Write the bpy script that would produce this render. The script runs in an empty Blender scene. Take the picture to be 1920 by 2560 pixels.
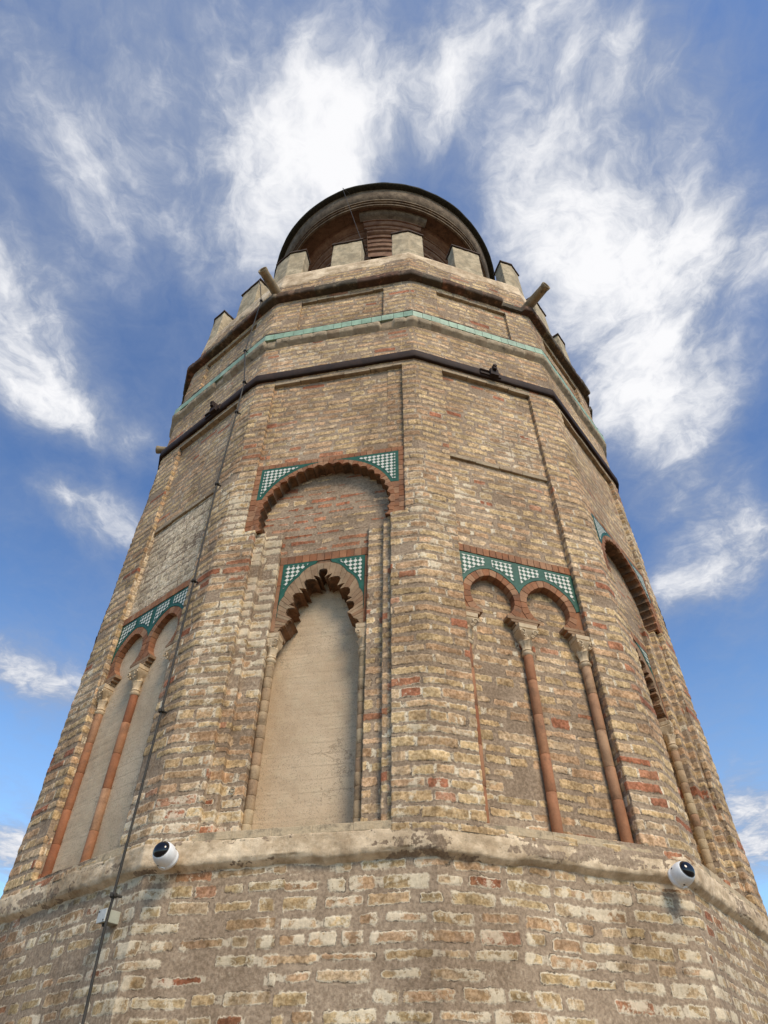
import bpy, bmesh, math, random
import numpy as np
from mathutils import Matrix, Vector

# ------------------------------------------------------------------ camera
D = bpy.data
scene = bpy.context.scene
COL = scene.collection
CAM = np.array([0.0, -7.26851418, 1.6])
PITCH, YAW, ROLL = 0.791396382, -0.00323077285, 0.00721785306
F_PX = 1699.394087          # focal length in pixels of a 1920 px wide frame
fw = np.array([math.sin(YAW)*math.cos(PITCH), math.cos(YAW)*math.cos(PITCH), math.sin(PITCH)])
rt = np.array([math.cos(YAW), -math.sin(YAW), 0.0])
up = np.cross(rt, fw)
r2 = rt*math.cos(ROLL)+up*math.sin(ROLL)
u2 = -rt*math.sin(ROLL)+up*math.cos(ROLL)
cd = D.cameras.new("camera")
cam = D.objects.new("camera", cd)
COL.objects.link(cam)
cd.sensor_fit = 'HORIZONTAL'
cd.sensor_width = 36.0
cd.lens = 36.0*F_PX/1920.0
cd.clip_start = 0.1
cd.clip_end = 20000
m = Matrix.Identity(4)
for i in range(3):
    m[i][0] = r2[i]; m[i][1] = u2[i]; m[i][2] = -fw[i]; m[i][3] = CAM[i]
cam.matrix_world = m
scene.camera = cam
scene.render.resolution_x = 768
scene.render.resolution_y = 1024

# ------------------------------------------------------------------ light
scene.view_settings.view_transform = 'Standard'
scene.view_settings.look = 'None'
scene.view_settings.gamma = 1.0
scene.view_settings.exposure = 0.60
SUN_EL, SUN_AZ = math.radians(44), math.radians(153)   # azimuth measured clockwise from +Y
sd = D.lights.new("sun", 'SUN')
sd.energy = 2.3
sd.angle = math.radians(22)
sd.color = (1.0, 0.86, 0.68)
sun = D.objects.new("sun", sd)
COL.objects.link(sun)
sdir = Vector((math.sin(SUN_AZ)*math.cos(SUN_EL), math.cos(SUN_AZ)*math.cos(SUN_EL), math.sin(SUN_EL)))
sun.rotation_euler = sdir.to_track_quat('Z', 'Y').to_euler()


class NT:
    """small helper to write node trees tersely"""
    def __init__(s, tree):
        s.t = tree; s.N = tree.nodes; s.L = tree.links

    def n(s, kind, **kw):
        nd = s.N.new(kind)
        for k, v in kw.items():
            setattr(nd, k, v)
        return nd

    def set(s, sock, v):
        if isinstance(v, bpy.types.NodeSocket):
            s.L.new(v, sock)
        elif v is not None:
            sock.default_value = v

    def math(s, op, a, b=None, c=None, clamp=False):
        nd = s.n('ShaderNodeMath', operation=op, use_clamp=clamp)
        s.set(nd.inputs[0], a); s.set(nd.inputs[1], b)
        if c is not None: s.set(nd.inputs[2], c)
        return nd.outputs[0]

    def vmath(s, op, a, b=None, scale=None):
        nd = s.n('ShaderNodeVectorMath', operation=op)
        s.set(nd.inputs[0], a)
        if b is not None: s.set(nd.inputs[1], b)
        if scale is not None: s.set(nd.inputs['Scale'], scale)
        return nd.outputs['Value'] if op in ('DOT_PRODUCT', 'LENGTH') else nd.outputs[0]

    def noise(s, vec, scale, detail=4.0, rough=0.55, dist=0.0, out=0):
        nd = s.n('ShaderNodeTexNoise')
        s.set(nd.inputs['Vector'], vec)
        nd.inputs['Scale'].default_value = scale
        nd.inputs['Detail'].default_value = detail
        nd.inputs['Roughness'].default_value = rough
        nd.inputs['Distortion'].default_value = dist
        return nd.outputs[out]

    def ramp(s, fac, stops, interp='LINEAR'):
        nd = s.n('ShaderNodeValToRGB')
        nd.color_ramp.interpolation = interp
        els = nd.color_ramp.elements
        while len(els) < len(stops): els.new(0.5)
        for e, (p, c) in zip(els, stops):
            e.position = p
            e.color = (c, c, c, 1) if isinstance(c, (int, float)) else (*c, 1)
        s.set(nd.inputs[0], fac)
        return nd.outputs[0]

    def mix(s, fac, a, b, blend='MIX'):
        nd = s.n('ShaderNodeMix', data_type='RGBA', blend_type=blend)
        s.set(nd.inputs[0], fac)
        s.set(nd.inputs[6], (*a, 1) if isinstance(a, tuple) and len(a) == 3 else a)
        s.set(nd.inputs[7], (*b, 1) if isinstance(b, tuple) and len(b) == 3 else b)
        return nd.outputs[2]

    def sstep(s, v, lo, hi):
        nd = s.n('ShaderNodeMapRange', interpolation_type='SMOOTHSTEP')
        s.set(nd.inputs[0], v)
        nd.inputs[1].default_value = lo; nd.inputs[2].default_value = hi
        nd.inputs[3].default_value = 0.0; nd.inputs[4].default_value = 1.0
        return nd.outputs[0]


# sky: Nishita sky with high cirrus clouds laid out in world directions
w = D.worlds.new("World")
scene.world = w
w.use_nodes = True
t = NT(w.node_tree)
for nd in list(t.N): t.N.remove(nd)
outw = t.n('ShaderNodeOutputWorld')
bg = t.n('ShaderNodeBackground')
sky = t.n('ShaderNodeTexSky', sky_type='NISHITA', sun_disc=False)
sky.sun_elevation = SUN_EL
sky.sun_rotation = SUN_AZ
sky.air_density = 1.3
sky.dust_density = 0.6
sky.ozone_density = 2.5
SKY_K = 0.135
tc = t.n('ShaderNodeTexCoord')
dirv = tc.outputs['Generated']
sep = t.n('ShaderNodeSeparateXYZ'); t.L.new(dirv, sep.inputs[0])
zc = t.math('MAXIMUM', sep.outputs[2], 0.06)
px = t.math('DIVIDE', sep.outputs[0], zc)
py = t.math('DIVIDE', sep.outputs[1], zc)
cmb = t.n('ShaderNodeCombineXYZ'); t.L.new(px, cmb.inputs[0]); t.L.new(py, cmb.inputs[1])
P = cmb.outputs[0]          # position on a flat cloud deck one unit overhead


def deck(x, y):             # where the view ray through a photo pixel meets that deck
    d = fw*F_PX + r2*(x-960) + u2*(1280-y)
    return d[0]/max(d[2], 1e-3), d[1]/max(d[2], 1e-3)


# cloud banks: centre, end point and width given by their place over the tower, strength
BANKS = [
    ((620, 400), (800, 270), 0.075, 0.45),
    ((790, 400), (1080, 220), 0.06, 0.80),
    ((180, 330), (560, 330), 0.12, 0.30),
    ((330, 80), (700, 150), 0.10, 0.16),
    ((1300, 60), (1720, 200), 0.07, 0.42),
    ((1350, 330), (1650, 260), 0.08, 0.40),
    ((1400, 560), (1680, 620), 0.10, 1.1),
    ((1500, 740), (1660, 980), 0.12, 1.15),
    ((1640, 1020), (1780, 1320), 0.10, 0.8),
    ((40, 700), (100, 960), 0.10, 0.95),
    ((110, 1010), (330, 1110), 0.07, 0.75),
    ((200, 1270), (330, 1330), 0.08, 0.95),
    ((20, 1660), (140, 1720), 0.13, 0.95),
    ((1700, 1480), (1910, 1370), 0.11, 0.95),
    ((1850, 660), (1920, 640), 0.07, 0.6),
    ((0, 2100), (60, 2150), 0.30, 0.9),
    ((1900, 2030), (1915, 2120), 0.35, 0.9),
    ((500, 620), (760, 560), 0.08, 0.40),
    ((60, 150), (900, 330), 0.20, 0.26),
    ((1250, 150), (1650, 500), 0.14, 0.22),
    ((300, 480), (640, 640), 0.10, 0.30),
    ((200, 30), (1500, 20), 0.10, 0.22),
]
acc = None
# wisps: warp the deck a little so bank outlines are ragged
wn = t.noise(P, 3.2, 5, 0.6, 0.0, out=1)
warp = t.vmath('SUBTRACT', wn, (0.5, 0.5, 0.5))
warp = t.vmath('SCALE', warp, scale=0.16)
PW = t.vmath('ADD', P, warp)
for (a, b, wd, st) in BANKS:
    ax, ay = deck(*a); bx, by = deck(*b)
    ab = np.array([bx-ax, by-ay]); L2 = float(ab@ab)
    va = t.vmath('SUBTRACT', PW, (ax, ay, 0))
    h = t.math('MULTIPLY', t.vmath('DOT_PRODUCT', va, (ab[0], ab[1], 0)), 1.0/L2, clamp=True)
    pr = t.n('ShaderNodeVectorMath', operation='SCALE')
    pr.inputs[0].default_value = (ab[0], ab[1], 0); t.L.new(h, pr.inputs['Scale'])
    dd = t.vmath('LENGTH', t.vmath('SUBTRACT', va, pr.outputs[0]))
    e = t.math('MULTIPLY', dd, 1.0/wd)
    g = t.math('POWER', 2.718, t.math('MULTIPLY', t.math('MULTIPLY', e, e), -1.0))
    g = t.math('MULTIPLY', g, st)
    acc = g if acc is None else t.math('ADD', acc, g)
mp = t.n('ShaderNodeMapping'); mp.inputs['Rotation'].default_value = (0, 0, 0.75); mp.inputs['Scale'].default_value = (1.0, 0.55, 1.0)
t.L.new(PW, mp.inputs[0])
n1 = t.noise(mp.outputs[0], 5.0, 10, 0.60, 0.55)
n2 = t.noise(PW, 16.0, 9, 0.66, 0.5)
n3 = t.noise(P, 1.7, 3, 0.5)
tex = t.math('ADD', t.math('MULTIPLY', t.math('SUBTRACT', n1, 0.5), 2.3), t.math('MULTIPLY', t.math('SUBTRACT', n2, 0.5), 1.15))
dens = t.math('ADD', acc, t.math('MULTIPLY', tex, t.math('ADD', 0.36, t.math('MULTIPLY', acc, 0.60))))
dens = t.math('ADD', dens, t.math('MULTIPLY', t.math('SUBTRACT', n3, 0.30), 0.6))
cov = t.sstep(dens, -0.15, 1.30)
lite = t.sstep(t.math('ADD', dens, t.math('MULTIPLY', tex, 0.60)), 0.45, 1.95)
CL = 0.64
ccol = t.mix(lite, (0.36*CL, 0.42*CL, 0.55*CL), (1.0*CL, 1.0*CL, 1.02*CL))
skc = t.vmath('SCALE', sky.outputs[0], scale=SKY_K)
low = t.sstep(sep.outputs[2], 0.16, 0.72)
tint = t.mix(low, (0.80, 1.0, 1.16), (0.50, 0.62, 0.80))
skc = t.mix(1.0, skc, tint, 'MULTIPLY')
fin = t.mix(cov, skc, ccol)
t.L.new(fin, bg.inputs[0])
bg.inputs[1].default_value = 1.0
t.L.new(bg.outputs[0], outw.inputs[0])

# ------------------------------------------------------------------ tower plan: a hand-built, slightly irregular dodecagon
R0 = 3.3
ROT = 0.0739713827
DA = {-2: -5.38e-3, -1: -5.39e-3, 0: 1.782e-2, 1: -1.3e-3, 2: -5.75e-3}
DR = {-2: 0.0152, -1: -0.0249, 0: -0.0034, 1: 0.0492, 2: -0.0374}


def vert(k, r=R0):
    k = (k+5) % 12-5
    a = -math.pi/2+ROT+k*math.pi/6+DA.get(k, 0)
    r = r+DR.get(k, 0)
    return np.array([r*math.cos(a), r*math.sin(a)])


def frame(k):               # face between vertex k and k+1: origin, tangent, outward normal, length
    A = vert(k); B = vert(k+1); L = float(np.linalg.norm(B-A)); tt = (B-A)/L
    return A, tt, np.array([tt[1], -tt[0]]), L


def face_matrix(k):         # local x = along the face, y = inward, z = up
    A, tt, n, L = frame(k)
    M = Matrix.Identity(4)
    M[0][0], M[1][0] = tt; M[0][1], M[1][1] = -n; M[0][3], M[1][3] = A
    return M


def on_face(k, u, w_, z):
    A, tt, n, L = frame(k)
    p = A+tt*u+n*w_
    return (p[0], p[1], z)


# ------------------------------------------------------------------ mesh helpers
rng = np.random.default_rng(7)
random.seed(5)


def hash2(ix, iy, seed):
    h = (ix.astype(np.int64)*374761393+iy.astype(np.int64)*668265263+seed*974634777) & 0x7fffffff
    h = ((h ^ (h >> 13))*1274126177) & 0x7fffffff
    return ((h ^ (h >> 16)) & 0xffff)/65535.0


def vnoise(x, y, seed=0):
    ix = np.floor(x); iy = np.floor(y); fx = x-ix; fy = y-iy
    fx = fx*fx*(3-2*fx); fy = fy*fy*(3-2*fy)
    a = hash2(ix, iy, seed); b = hash2(ix+1, iy, seed); c = hash2(ix, iy+1, seed); d = hash2(ix+1, iy+1, seed)
    return (a*(1-fx)+b*fx)*(1-fy)+(c*(1-fx)+d*fx)*fy-0.5


def fbm(x, y, seed=0, o=3):
    r = 0; am = 1
    for i in range(o):
        r = r+am*vnoise(x*2**i, y*2**i, seed+i*17); am *= 0.5
    return r


def link(o, parent=None):
    COL.objects.link(o)
    if parent is not None:
        o.parent = parent
    return o


def mesh_obj(name, V, F, mat, parent=None, smooth=False, attrs=None, matrix=None, sel=None):
    """V (n,3) array, F: list/array of quads (or lists of any length)"""
    me = D.meshes.new(name)
    V = np.asarray(V, dtype=np.float32)
    if isinstance(F, np.ndarray):
        me.vertices.add(len(V)); me.vertices.foreach_set('co', V.ravel())
        k = F.shape[1]
        me.loops.add(F.size); me.loops.foreach_set('vertex_index', F.astype(np.int32).ravel())
        me.polygons.add(len(F))
        me.polygons.foreach_set('loop_start', np.arange(0, F.size, k, dtype=np.int32))
        me.update(calc_edges=True)
    else:
        me.from_pydata([tuple(map(float, v)) for v in V], [], [tuple(int(i) for i in f) for f in F])
        me.update()
    if smooth:
        me.polygons.foreach_set('use_smooth', np.ones(len(me.polygons), dtype=bool))
    if attrs:
        for an, arr in attrs.items():
            arr = np.asarray(arr, dtype=np.float32)
            if arr.ndim == 1:
                a = me.attributes.new(an, 'FLOAT', 'POINT'); a.data.foreach_set('value', arr)
            else:
                a = me.attributes.new(an, 'FLOAT_COLOR', 'POINT')
                c4 = np.ones((len(arr), 4), dtype=np.float32); c4[:, :3] = arr
                a.data.foreach_set('color', c4.ravel())
    me.materials.append(mat)
    o = D.objects.new(name, me)
    if matrix is not None: o.matrix_world = matrix
    return link(o, parent)


class MB:
    """collects small solids into one mesh"""
    def __init__(s): s.V = []; s.F = []; s.T = []

    def add(s, V, F, tone=None):
        o = len(s.V); tone = random.random() if tone is None else tone
        s.V += [tuple(v) for v in V]; s.T += [tone]*len(V)
        s.F += [tuple(i+o for i in f) for f in F]

    def hexa(s, P8, tone=None):     # 4 bottom (ccw) + 4 top
        s.add(P8, [(3, 2, 1, 0), (4, 5, 6, 7), (0, 1, 5, 4), (1, 2, 6, 5), (2, 3, 7, 6), (3, 0, 4, 7)], tone)

    def box(s, x0, x1, y0, y1, z0, z1, tone=None, j=0.0):
        q = [(x0, y0, z0), (x1, y0, z0), (x1, y1, z0), (x0, y1, z0), (x0, y0, z1), (x1, y0, z1), (x1, y1, z1), (x0, y1, z1)]
        if j: q = [(a+random.uniform(-j, j), b+random.uniform(-j, j)*.5, c+random.uniform(-j, j)) for a, b, c in q]
        s.hexa(q, tone)

    def prism(s, pts, y0, y1, tone=None, cap_back=False):   # outline in (x,z), extruded along y
        n = len(pts)
        V = [(p[0], y0, p[1]) for p in pts]+[(p[0], y1, p[1]) for p in pts]
        F = [tuple(range(n))]+[(i, i+n, (i+1) % n+n, (i+1) % n) for i in range(n)]
        if cap_back: F.append(tuple(range(2*n-1, n-1, -1)))
        s.add(V, F, tone)

    def tube(s, pts, r, n=8, tone=None, caps=True):
        pts = [Vector(p) for p in pts]; V = []; F = []
        for i, p in enumerate(pts):
            d = (pts[min(i+1, len(pts)-1)]-pts[max(i-1, 0)]).normalized()
            a = d.orthogonal().normalized() if i == 0 else (a-d*a.dot(d)).normalized()
            b = d.cross(a); rr = r[i] if isinstance(r, (list, tuple)) else r
            for k in range(n):
                an = 2*math.pi*k/n
                V.append(tuple(p+(a*math.cos(an)+b*math.sin(an))*rr))
        for i in range(len(pts)-1):
            for k in range(n):
                F.append((i*n+k, i*n+(k+1) % n, (i+1)*n+(k+1) % n, (i+1)*n+k))
        if caps:
            F.append(tuple(range(n-1, -1, -1))); F.append(tuple(range((len(pts)-1)*n, len(pts)*n)))
        s.add(V, F, tone)

    def lathe(s, prof, n=16, axis=(0, 0), tone=None, shape=None):   # prof: (r,z)
        V = []; F = []
        for i, (r, z) in enumerate(prof):
            for k in range(n):
                a = 2*math.pi*k/n
                rr = r if shape is None else r*shape(i, a)
                V.append((axis[0]+rr*math.cos(a), axis[1]+rr*math.sin(a), z))
        for i in range(len(prof)-1):
            for k in range(n):
                F.append((i*n+k, i*n+(k+1) % n, (i+1)*n+(k+1) % n, (i+1)*n+k))
        F.append(tuple(range(n-1, -1, -1))); F.append(tuple(range((len(prof)-1)*n, len(prof)*n)))
        s.add(V, F, tone)

    def build(s, name, mat, parent=None, matrix=None, bevel=0.0, smooth=False, fix=True):
        o = mesh_obj(name, s.V, s.F, mat, parent, smooth, {'tone': np.array(s.T)}, matrix)
        if fix:
            bm = bmesh.new(); bm.from_mesh(o.data)
            bmesh.ops.recalc_face_normals(bm, faces=bm.faces); bm.to_mesh(o.data); bm.free()
        if bevel:
            md = o.modifiers.new('bevel', 'BEVEL'); md.width = bevel; md.segments = 2; md.limit_method = 'ANGLE'
        return o


# ------------------------------------------------------------------ materials
def new_mat(name):
    mt = D.materials.new(name); mt.use_nodes = True
    nt = NT(mt.node_tree)
    b = mt.node_tree.nodes['Principled BSDF']
    b.inputs['Roughness'].default_value = 0.9
    b.inputs['Specular IOR Level'].default_value = 0.25
    return mt, nt, b


def attr(nt, name, out='Fac'):
    nd = nt.n('ShaderNodeAttribute', attribute_name=name)
    return nd.outputs[out]


def add_bump(nt, b, height, strength=0.5, dist=0.01, prev=None):
    bp = nt.n('ShaderNodeBump'); bp.inputs['Strength'].default_value = strength
    bp.inputs['Distance'].default_value = dist
    nt.set(bp.inputs['Height'], height)
    nt.L.new(bp.outputs[0], b.inputs['Normal'])


def masonry_material():
    mt, nt, b = new_mat("weathered brickwork")
    tcn = nt.n('ShaderNodeTexCoord').outputs['Object']
    bd = attr(nt, 'bd'); lime = attr(nt, 'lime'); stain_shade = attr(nt, 'stain_shade'); pl = attr(nt, 'plaster')
    bcol = attr(nt, 'bcol', 'Color')
    nA = nt.noise(tcn, 55, 5, 0.6)
    nB = nt.noise(tcn, 16, 4, 0.6)
    nC = nt.noise(tcn, 170, 3, 0.7)
    nD = nt.noise(tcn, 2.1, 6, 0.65)
    nE = nt.noise(tcn, 420, 2, 0.6)
    e = nt.math('ADD', bd, nt.math('ADD', nt.math('MULTIPLY', nt.math('SUBTRACT', nA, 0.5), 0.030), nt.math('ADD', nt.math('MULTIPLY', nt.math('SUBTRACT', nB, 0.5), 0.012), nt.math('MULTIPLY', nt.math('SUBTRACT', nC, 0.5), 0.012))))
    brick = nt.sstep(e, -0.0004, 0.0014)
    # brick face: mottled, pitted
    v = nt.math('ADD', 0.70, nt.math('MULTIPLY', nt.sstep(nB, 0.32, 0.68), 0.55))
    bc = nt.mix(1.0, bcol, nt.mix(nt.sstep(nA, 0.34, 0.66), (0.70, 0.64, 0.52), (1.24, 1.24, 1.22)), 'MULTIPLY')
    sc = nt.n('ShaderNodeVectorMath', operation='SCALE'); nt.L.new(bc, sc.inputs[0]); nt.L.new(v, sc.inputs['Scale'])
    bc = sc.outputs[0]
    pits = nt.sstep(nC, 0.60, 0.67)
    bc = nt.mix(nt.math('MULTIPLY', pits, 0.55), bc, (0.10, 0.065, 0.035))
    # mortar: sandy, speckled
    mc = nt.mix(nt.sstep(nA, 0.35, 0.65), (0.235, 0.168, 0.108), (0.385, 0.285, 0.19))
    mc = nt.mix(nt.math('MULTIPLY', nt.sstep(nE, 0.52, 0.66), 0.45), mc, (0.40, 0.33, 0.25))
    mc = nt.mix(nt.math('MULTIPLY', nt.sstep(nC, 0.60, 0.70), 0.45), mc, (0.11, 0.08, 0.055))
    c = nt.mix(brick, mc, bc)
    # lime: ragged white rims round the bricks and washed patches over them
    rim = nt.math('SUBTRACT', 1.0, nt.sstep(nt.math('ABSOLUTE', nt.math('SUBTRACT', e, 0.0005)), 0.001, 0.0055))
    nG = nt.noise(tcn, 7.0, 3, 0.6)
    rimn = nt.sstep(nt.math('ADD', nt.math('ADD', nt.math('MULTIPLY', nB, 0.6), nt.math('MULTIPLY', nG, 0.75)), nt.math('MULTIPLY', lime, 0.50)), 0.84, 1.06)
    rim = nt.math('MULTIPLY', rim, rimn)
    nF = nt.noise(tcn, 8.5, 6, 0.68)
    patch = nt.sstep(nt.math('ADD', nt.math('ADD', nF, nt.math('MULTIPLY', nC, 0.2)), nt.math('MULTIPLY', lime, 0.38)), 0.87, 0.93)
    patch = nt.math('MULTIPLY', patch, nt.sstep(e, -0.012, -0.001))
    lm = nt.math('MAXIMUM', nt.math('MULTIPLY', rim, 0.85), nt.math('MULTIPLY', patch, 0.72))
    lm = nt.math('MAXIMUM', lm, nt.math('MULTIPLY', nt.math('MULTIPLY', attr(nt, 'vj'), nt.math('SUBTRACT', 1.0, brick)), nt.sstep(nA, 0.36, 0.46)))
    lcol = nt.mix(nA, (0.56, 0.46, 0.31), (0.84, 0.74, 0.55))
    c = nt.mix(lm, c, lcol)
    # dark crevice lines by the bricks: their shade painted into the colour
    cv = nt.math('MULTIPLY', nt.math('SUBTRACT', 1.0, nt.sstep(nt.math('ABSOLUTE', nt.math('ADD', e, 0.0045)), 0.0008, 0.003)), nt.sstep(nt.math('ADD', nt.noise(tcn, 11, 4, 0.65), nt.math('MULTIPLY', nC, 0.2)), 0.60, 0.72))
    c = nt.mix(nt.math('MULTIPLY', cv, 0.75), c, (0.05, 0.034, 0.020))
    # plastered / mortared over
    pn = nt.sstep(nt.math('ADD', pl, nt.math('ADD', nt.math('MULTIPLY', nt.math('SUBTRACT', nB, 0.5), 0.9), nt.math('MULTIPLY', nt.math('SUBTRACT', nA, 0.5), 0.5))), 0.47, 0.53)
    pc = nt.mix(nt.sstep(nt.noise(tcn, 7, 7, 0.7), .35, .65), (0.46, 0.34, 0.21), (0.78, 0.62, 0.42))
    pc = nt.mix(nt.math('MULTIPLY', pits, 0.4), pc, (0.22, 0.17, 0.11))
    c = nt.mix(pn, c, pc)
    # large scale weathering, dark biological crust, painted shade line under the ledge
    g = nt.mix(nt.sstep(nD, 0.34, 0.66), (0.74, 0.70, 0.66), (1.13, 1.12, 1.11))
    c = nt.mix(1.0, c, g, 'MULTIPLY')
    st = nt.sstep(nt.math('ADD', stain_shade, nt.math('MULTIPLY', nt.math('SUBTRACT', nt.noise(tcn, 22, 6, 0.7), 0.5), 1.5)), 0.52, 0.80)
    c = nt.mix(nt.math('MULTIPLY', st, 0.8), c, (0.045, 0.036, 0.025))
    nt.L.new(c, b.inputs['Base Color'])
    hgt = nt.math('ADD', nt.math('MULTIPLY', nC, 0.35), nt.math('MULTIPLY', nA, 0.65))
    hgt = nt.math('ADD', hgt, nt.math('MULTIPLY', brick, 0.22))
    hgt = nt.math('ADD', hgt, nt.math('MULTIPLY', lm, 0.25))
    hgt = nt.math('SUBTRACT', hgt, nt.math('MULTIPLY', cv, 0.6))
    hgt = nt.math('SUBTRACT', hgt, nt.math('MULTIPLY', pits, 0.5))
    add_bump(nt, b, hgt, 0.7, 0.006)
    return mt


def simple_mat(name, c1, c2, scale=12, rough=0.9, bump=0.3, bscale=80, tone=None, dirt=0.0, metal=0.0, spec=0.25, dirtcol=(0.05, 0.04, 0.03)):
    """two-colour mottled surface; tone = list of colours picked by the per-piece tone attribute"""
    mt, nt, b = new_mat(name)
    tcn = nt.n('ShaderNodeTexCoord').outputs['Object']
    n1 = nt.noise(tcn, scale, 5, 0.62)
    c = nt.mix(nt.sstep(n1, 0.3, 0.7), c1, c2)
    if tone:
        tn = attr(nt, 'tone')
        tcx = nt.ramp(tn, [(i/(len(tone)-1), col) for i, col in enumerate(tone)])
        c = nt.mix(1.0, tcx, nt.mix(nt.sstep(n1, 0.3, 0.7), (0.80, 0.80, 0.80), (1.16, 1.16, 1.16)), 'MULTIPLY')
    n2 = nt.noise(tcn, bscale, 4, 0.65)
    c = nt.mix(1.0, c, nt.mix(n2, (0.78, 0.78, 0.78), (1.2, 1.2, 1.2)), 'MULTIPLY')
    if dirt:
        d = nt.sstep(nt.noise(tcn, 9, 7, 0.7), 0.62-dirt*0.35, 0.80-dirt*0.3)
        c = nt.mix(nt.math('MULTIPLY', d, 0.75), c, dirtcol)
    nt.L.new(c, b.inputs['Base Color'])
    b.inputs['Roughness'].default_value = rough
    b.inputs['Metallic'].default_value = metal
    b.inputs['Specular IOR Level'].default_value = spec
    if bump:
        add_bump(nt, b, nt.math('ADD', n2, nt.math('MULTIPLY', n1, 0.6)), bump, 0.006)
    return mt


def infill_material():
    mt, nt, b = new_mat("sandy lime render")
    tcn = nt.n('ShaderNodeTexCoord').outputs['Object']
    n1 = nt.noise(tcn, 2.3, 5, 0.6); n2 = nt.noise(tcn, 120, 3, 0.7); n3 = nt.noise(tcn, 150, 3, 0.7); n4 = nt.noise(tcn, 14, 5, 0.65)
    c = nt.mix(nt.sstep(n1, 0.3, 0.7), (0.46, 0.335, 0.21), (0.58, 0.445, 0.295))
    c = nt.mix(nt.math('MULTIPLY', nt.sstep(n4, 0.45, 0.7), 0.35), c, (0.58, 0.475, 0.31))
    c = nt.mix(nt.math('MULTIPLY', nt.sstep(n2, 0.54, 0.64), 0.55), c, (0.17, 0.125, 0.085))
    c = nt.mix(nt.math('MULTIPLY', nt.sstep(n3, 0.62, 0.70), 0.5), c, (0.68, 0.62, 0.50))
    # faint horizontal courses ghosting through and a few cracks
    sp = nt.n('ShaderNodeSeparateXYZ'); nt.L.new(tcn, sp.inputs[0])
    wz = nt.math('ADD', sp.outputs[2], nt.math('MULTIPLY', nt.noise(tcn, 4, 4, 0.6), 0.05))
    fr = nt.math('FRACT', nt.math('MULTIPLY', wz, 1/0.088))
    crs = nt.math('MULTIPLY', nt.sstep(fr, 0.80, 0.93), nt.sstep(nt.math('ADD', n4, n1), 0.88, 1.2))
    c = nt.mix(nt.math('MULTIPLY', crs, 0.30), c, (0.24, 0.18, 0.12))
    cr = nt.n('ShaderNodeTexVoronoi', feature='DISTANCE_TO_EDGE'); cr.inputs['Scale'].default_value = 3.1
    nt.L.new(nt.vmath('ADD', tcn, nt.vmath('SCALE', nt.noise(tcn, 6, 6, 0.7, out=1), scale=0.35)), cr.inputs['Vector'])
    ck = nt.math('MULTIPLY', nt.math('SUBTRACT', 1.0, nt.sstep(cr.outputs[0], 0.003, 0.010)), nt.sstep(n1, 0.50, 0.6))
    c = nt.mix(nt.math('MULTIPLY', ck, 0.6), c, (0.12, 0.09, 0.06))
    stain_shade = attr(nt, 'stain_shade')
    st = nt.sstep(nt.math('ADD', stain_shade, nt.math('MULTIPLY', nt.math('SUBTRACT', nt.noise(tcn, 7, 6, 0.7), 0.5), 1.2)), 0.45, 0.95)
    c = nt.mix(nt.math('MULTIPLY', st, 0.45), c, (0.16, 0.115, 0.055))
    nt.L.new(c, b.inputs['Base Color'])
    h = nt.math('SUBTRACT', nt.math('ADD', nt.math('MULTIPLY', n4, 0.8), nt.math('MULTIPLY', n2, 0.35)), nt.math('ADD', nt.math('MULTIPLY', crs, 0.35), nt.math('MULTIPLY', ck, 0.5)))
    add_bump(nt, b, h, 0.55, 0.006)
    return mt


def checker_material(light=0.0, name="green and white chequered tile"):
    mt, nt, b = new_mat(name)
    tcn = nt.n('ShaderNodeTexCoord').outputs['Object']
    sp = nt.n('ShaderNodeSeparateXYZ'); nt.L.new(tcn, sp.inputs[0])
    ch = nt.n('ShaderNodeTexChecker'); ch.inputs['Scale'].default_value = 1.0
    # lozenges: rotate the lattice by 45 degrees and stretch it
    a = nt.math('MULTIPLY', nt.math('ADD', nt.math('MULTIPLY', sp.outputs[0], 1.0), nt.math('MULTIPLY', sp.outputs[2], 1.0)), 1/0.041)
    c_ = nt.math('MULTIPLY', nt.math('SUBTRACT', nt.math('MULTIPLY', sp.outputs[0], 1.0), nt.math('MULTIPLY', sp.outputs[2], 1.0)), 1/0.041)
    cm = nt.n('ShaderNodeCombineXYZ'); nt.L.new(a, cm.inputs[0]); nt.L.new(c_, cm.inputs[1]); cm.inputs[2].default_value = 0.5
    nt.L.new(cm.outputs[0], ch.inputs[0])
    n = nt.noise(tcn, 40, 3, 0.6)
    g = nt.mix(n, (0.016, 0.066, 0.042), (0.04, 0.125, 0.08))
    if light: g = nt.mix(n, (0.09, 0.17, 0.18), (0.16, 0.25, 0.26))
    wv = nt.mix(n, (0.50, 0.48, 0.40), (0.72, 0.70, 0.60))
    c = nt.mix(ch.outputs[1], g, wv)
    # dark joints between the pieces
    fa = nt.math('ABSOLUTE', nt.math('SUBTRACT', nt.math('FRACT', a), 0.5)); fc = nt.math('ABSOLUTE', nt.math('SUBTRACT', nt.math('FRACT', c_), 0.5))
    jt = nt.sstep(nt.math('MAXIMUM', fa, fc), 0.445, 0.49)
    c = nt.mix(nt.math('MULTIPLY', jt, 0.7), c, (0.07, 0.08, 0.06))
    nt.L.new(c, b.inputs['Base Color'])
    b.inputs['Roughness'].default_value = 0.55
    b.inputs['Specular IOR Level'].default_value = 0.2
    add_bump(nt, b, nt.math('SUBTRACT', nt.math('MULTIPLY', n, 0.4), jt), 0.5, 0.004)
    return mt


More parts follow.
